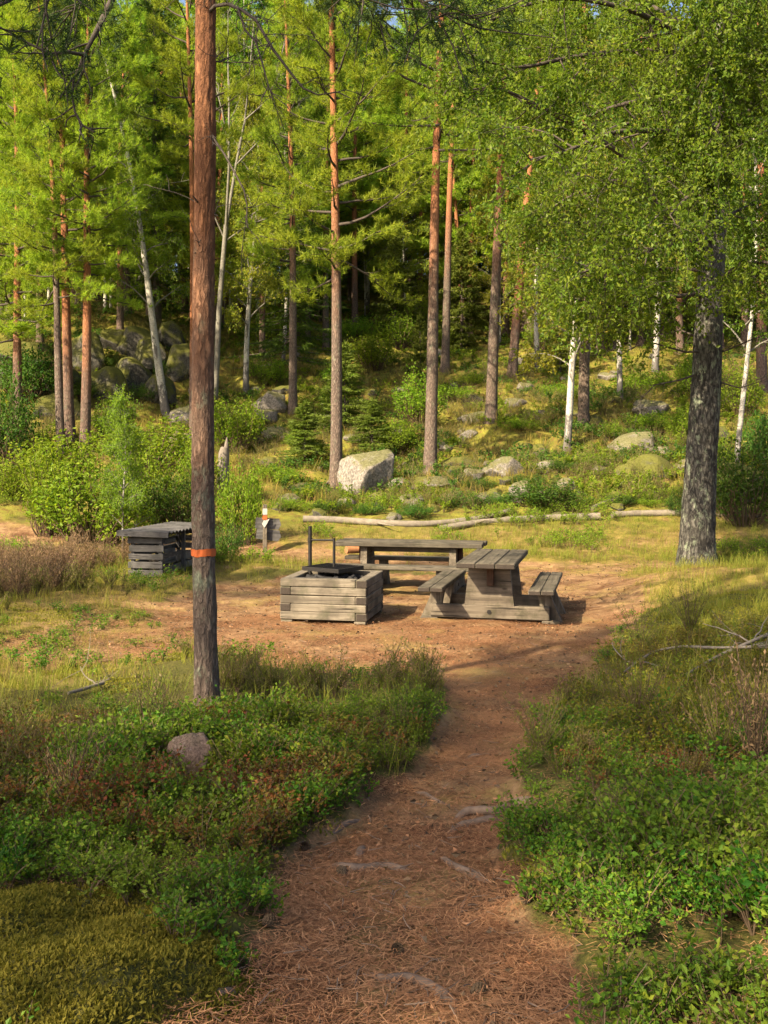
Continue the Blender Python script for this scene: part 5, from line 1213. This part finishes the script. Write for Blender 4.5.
x, y = sample(1600, 2.4, 17, lambda x, y: ss(.2, .6, pathmask(x, y)), .3, 1.4); scatter('twig_litter', [tm], x, y, rng.uniform(.7, 1.6, len(x)), rng, [M['root']], dz=.001, tilt=0)
cl = MB(); crng = np.random.default_rng(9)
for k in range(16):
    c_ = np.array([crng.normal(0, .2), crng.normal(0, .2), .006]); leaves(cl, [c_], crng.normal(0, 1, (1, 3))*[1, 1, .12], crng.uniform(.015, .035), crng, int(crng.integers(0, 3)), .6, .15)
x, y = sample(3600, 3, 20, lambda x, y: ss(.25, .6, pathmask(x, y))*(.3+.7*gapn(x, y, 88, 1.2, -.1, .1)), .4, 1.0); scatter('bark_chip_litter', [cl], x, y, rng.uniform(.7, 1.5, len(x)), rng, [M['litter'], M['stem'], M['dry']], dz=.0, tilt=0)
# slope
TS = [tmpl_bilberry(rng, .34*k, 7, 8, .075) for k in (.8, 1, 1.2)]
hill_ok = lambda x, y: ss(23.0, 24.5, y) 
x, y = sample(30000, 20.3, 62, lambda x, y: hill_ok(x, y)*gapn(x, y, 71, .5, .0, .12)*.55, 3, 1.1); scatter('slope_bilberry_cover', TS, x, y, rng.uniform(.5, 1.1, len(x)), rng, [M['stem'], M['bush']])
x, y = sample(16000, 20.3, 62, lambda x, y: hill_ok(x, y)*gapn(x, y, 72, .5, 0.06, .14)*.7, 3, 1.1); scatter('slope_bilberry_cover', TS, x, y, rng.uniform(.5, 1.1, len(x)), rng, [M['stem'], M['bush_dark']])
THS = [tmpl_heather(rng, .4*k, 9) for k in (.8, 1.2)]
x, y = sample(14000, 20.3, 48, lambda x, y: hill_ok(x, y)*gapn(x, y, 73, .6, -.08, .08)*.8, 3, 1.1); scatter('slope_heather_cover', THS, x, y, rng.uniform(.6, 1.2, len(x)), rng, [M['stem'], M['heather'], M['heather_flower']])
TGL = [tmpl_grass(rng, .4*k, 12, .1, .012) for k in (.7, 1.2)]
x, y = sample(14000, 20, 50, lambda x, y: hill_ok(x, y)*.5, 3, 1.1); scatter('slope_grass_cover', TGL, x, y, rng.uniform(.5, 1.1, len(x)), rng, [M['grass_yellow']])

# single plants one can point to on the near banks
HB = [tmpl_heather(rng, .5, 30), tmpl_heather(rng, .5, 34)]
def bankplant(px, py, s_, k, label, mats, name='heather_bush', cat='heather'):
    x, y, z = hit(px, py); o_ = tag(HB[k].build(name, [M[m] for m in mats]), label, cat); o_.location = (x, y, z-.02); o_.scale = (s_,)*3; o_.rotation_euler.z = px
bankplant(400, 0 or 735, .5, 0, 'short heather tuft at the bilberry edge of the upper path', ('stem', 'heather', 'heather_flower'))
bankplant(755, 775, 1.35, 0, 'large grey brown twiggy heather bush cut by the right edge', ('stem', 'dry', 'dry'))
bankplant(720, 770, 1.0, 1, 'dark twiggy heather bush left of the larger one at the right edge', ('stem', 'heather', 'dry'))
bankplant(70, 815, .9, 1, 'grey brown twiggy heather bush on the left among bilberries', ('stem', 'dry', 'heather'))
bankplant(145, 748, .95, 0, 'pink tinged heather bush left of the pinkish stone', ('stem', 'heather', 'heather_flower'))
bankplant(165, 735, .8, 1, 'heather bush just left of the marked pine foot', ('stem', 'heather', 'heather_flower'))
bankplant(690, 640, 1.2, 0, 'tall dark heather bush on the right bank crest', ('stem', 'heather', 'heather'))
bankplant(640, 655, 1.0, 1, 'leafy heather bush at the clearing end of the right bank', ('stem', 'heather', 'heather'))
bankplant(640, 730, 1.0, 0, 'heather bush with dry pink flowers below the crooked branch', ('stem', 'heather', 'heather_flower'))
bankplant(540, 760, .8, 1, 'green heather bush bordering the path on the right', ('stem', 'heather', 'heather'))
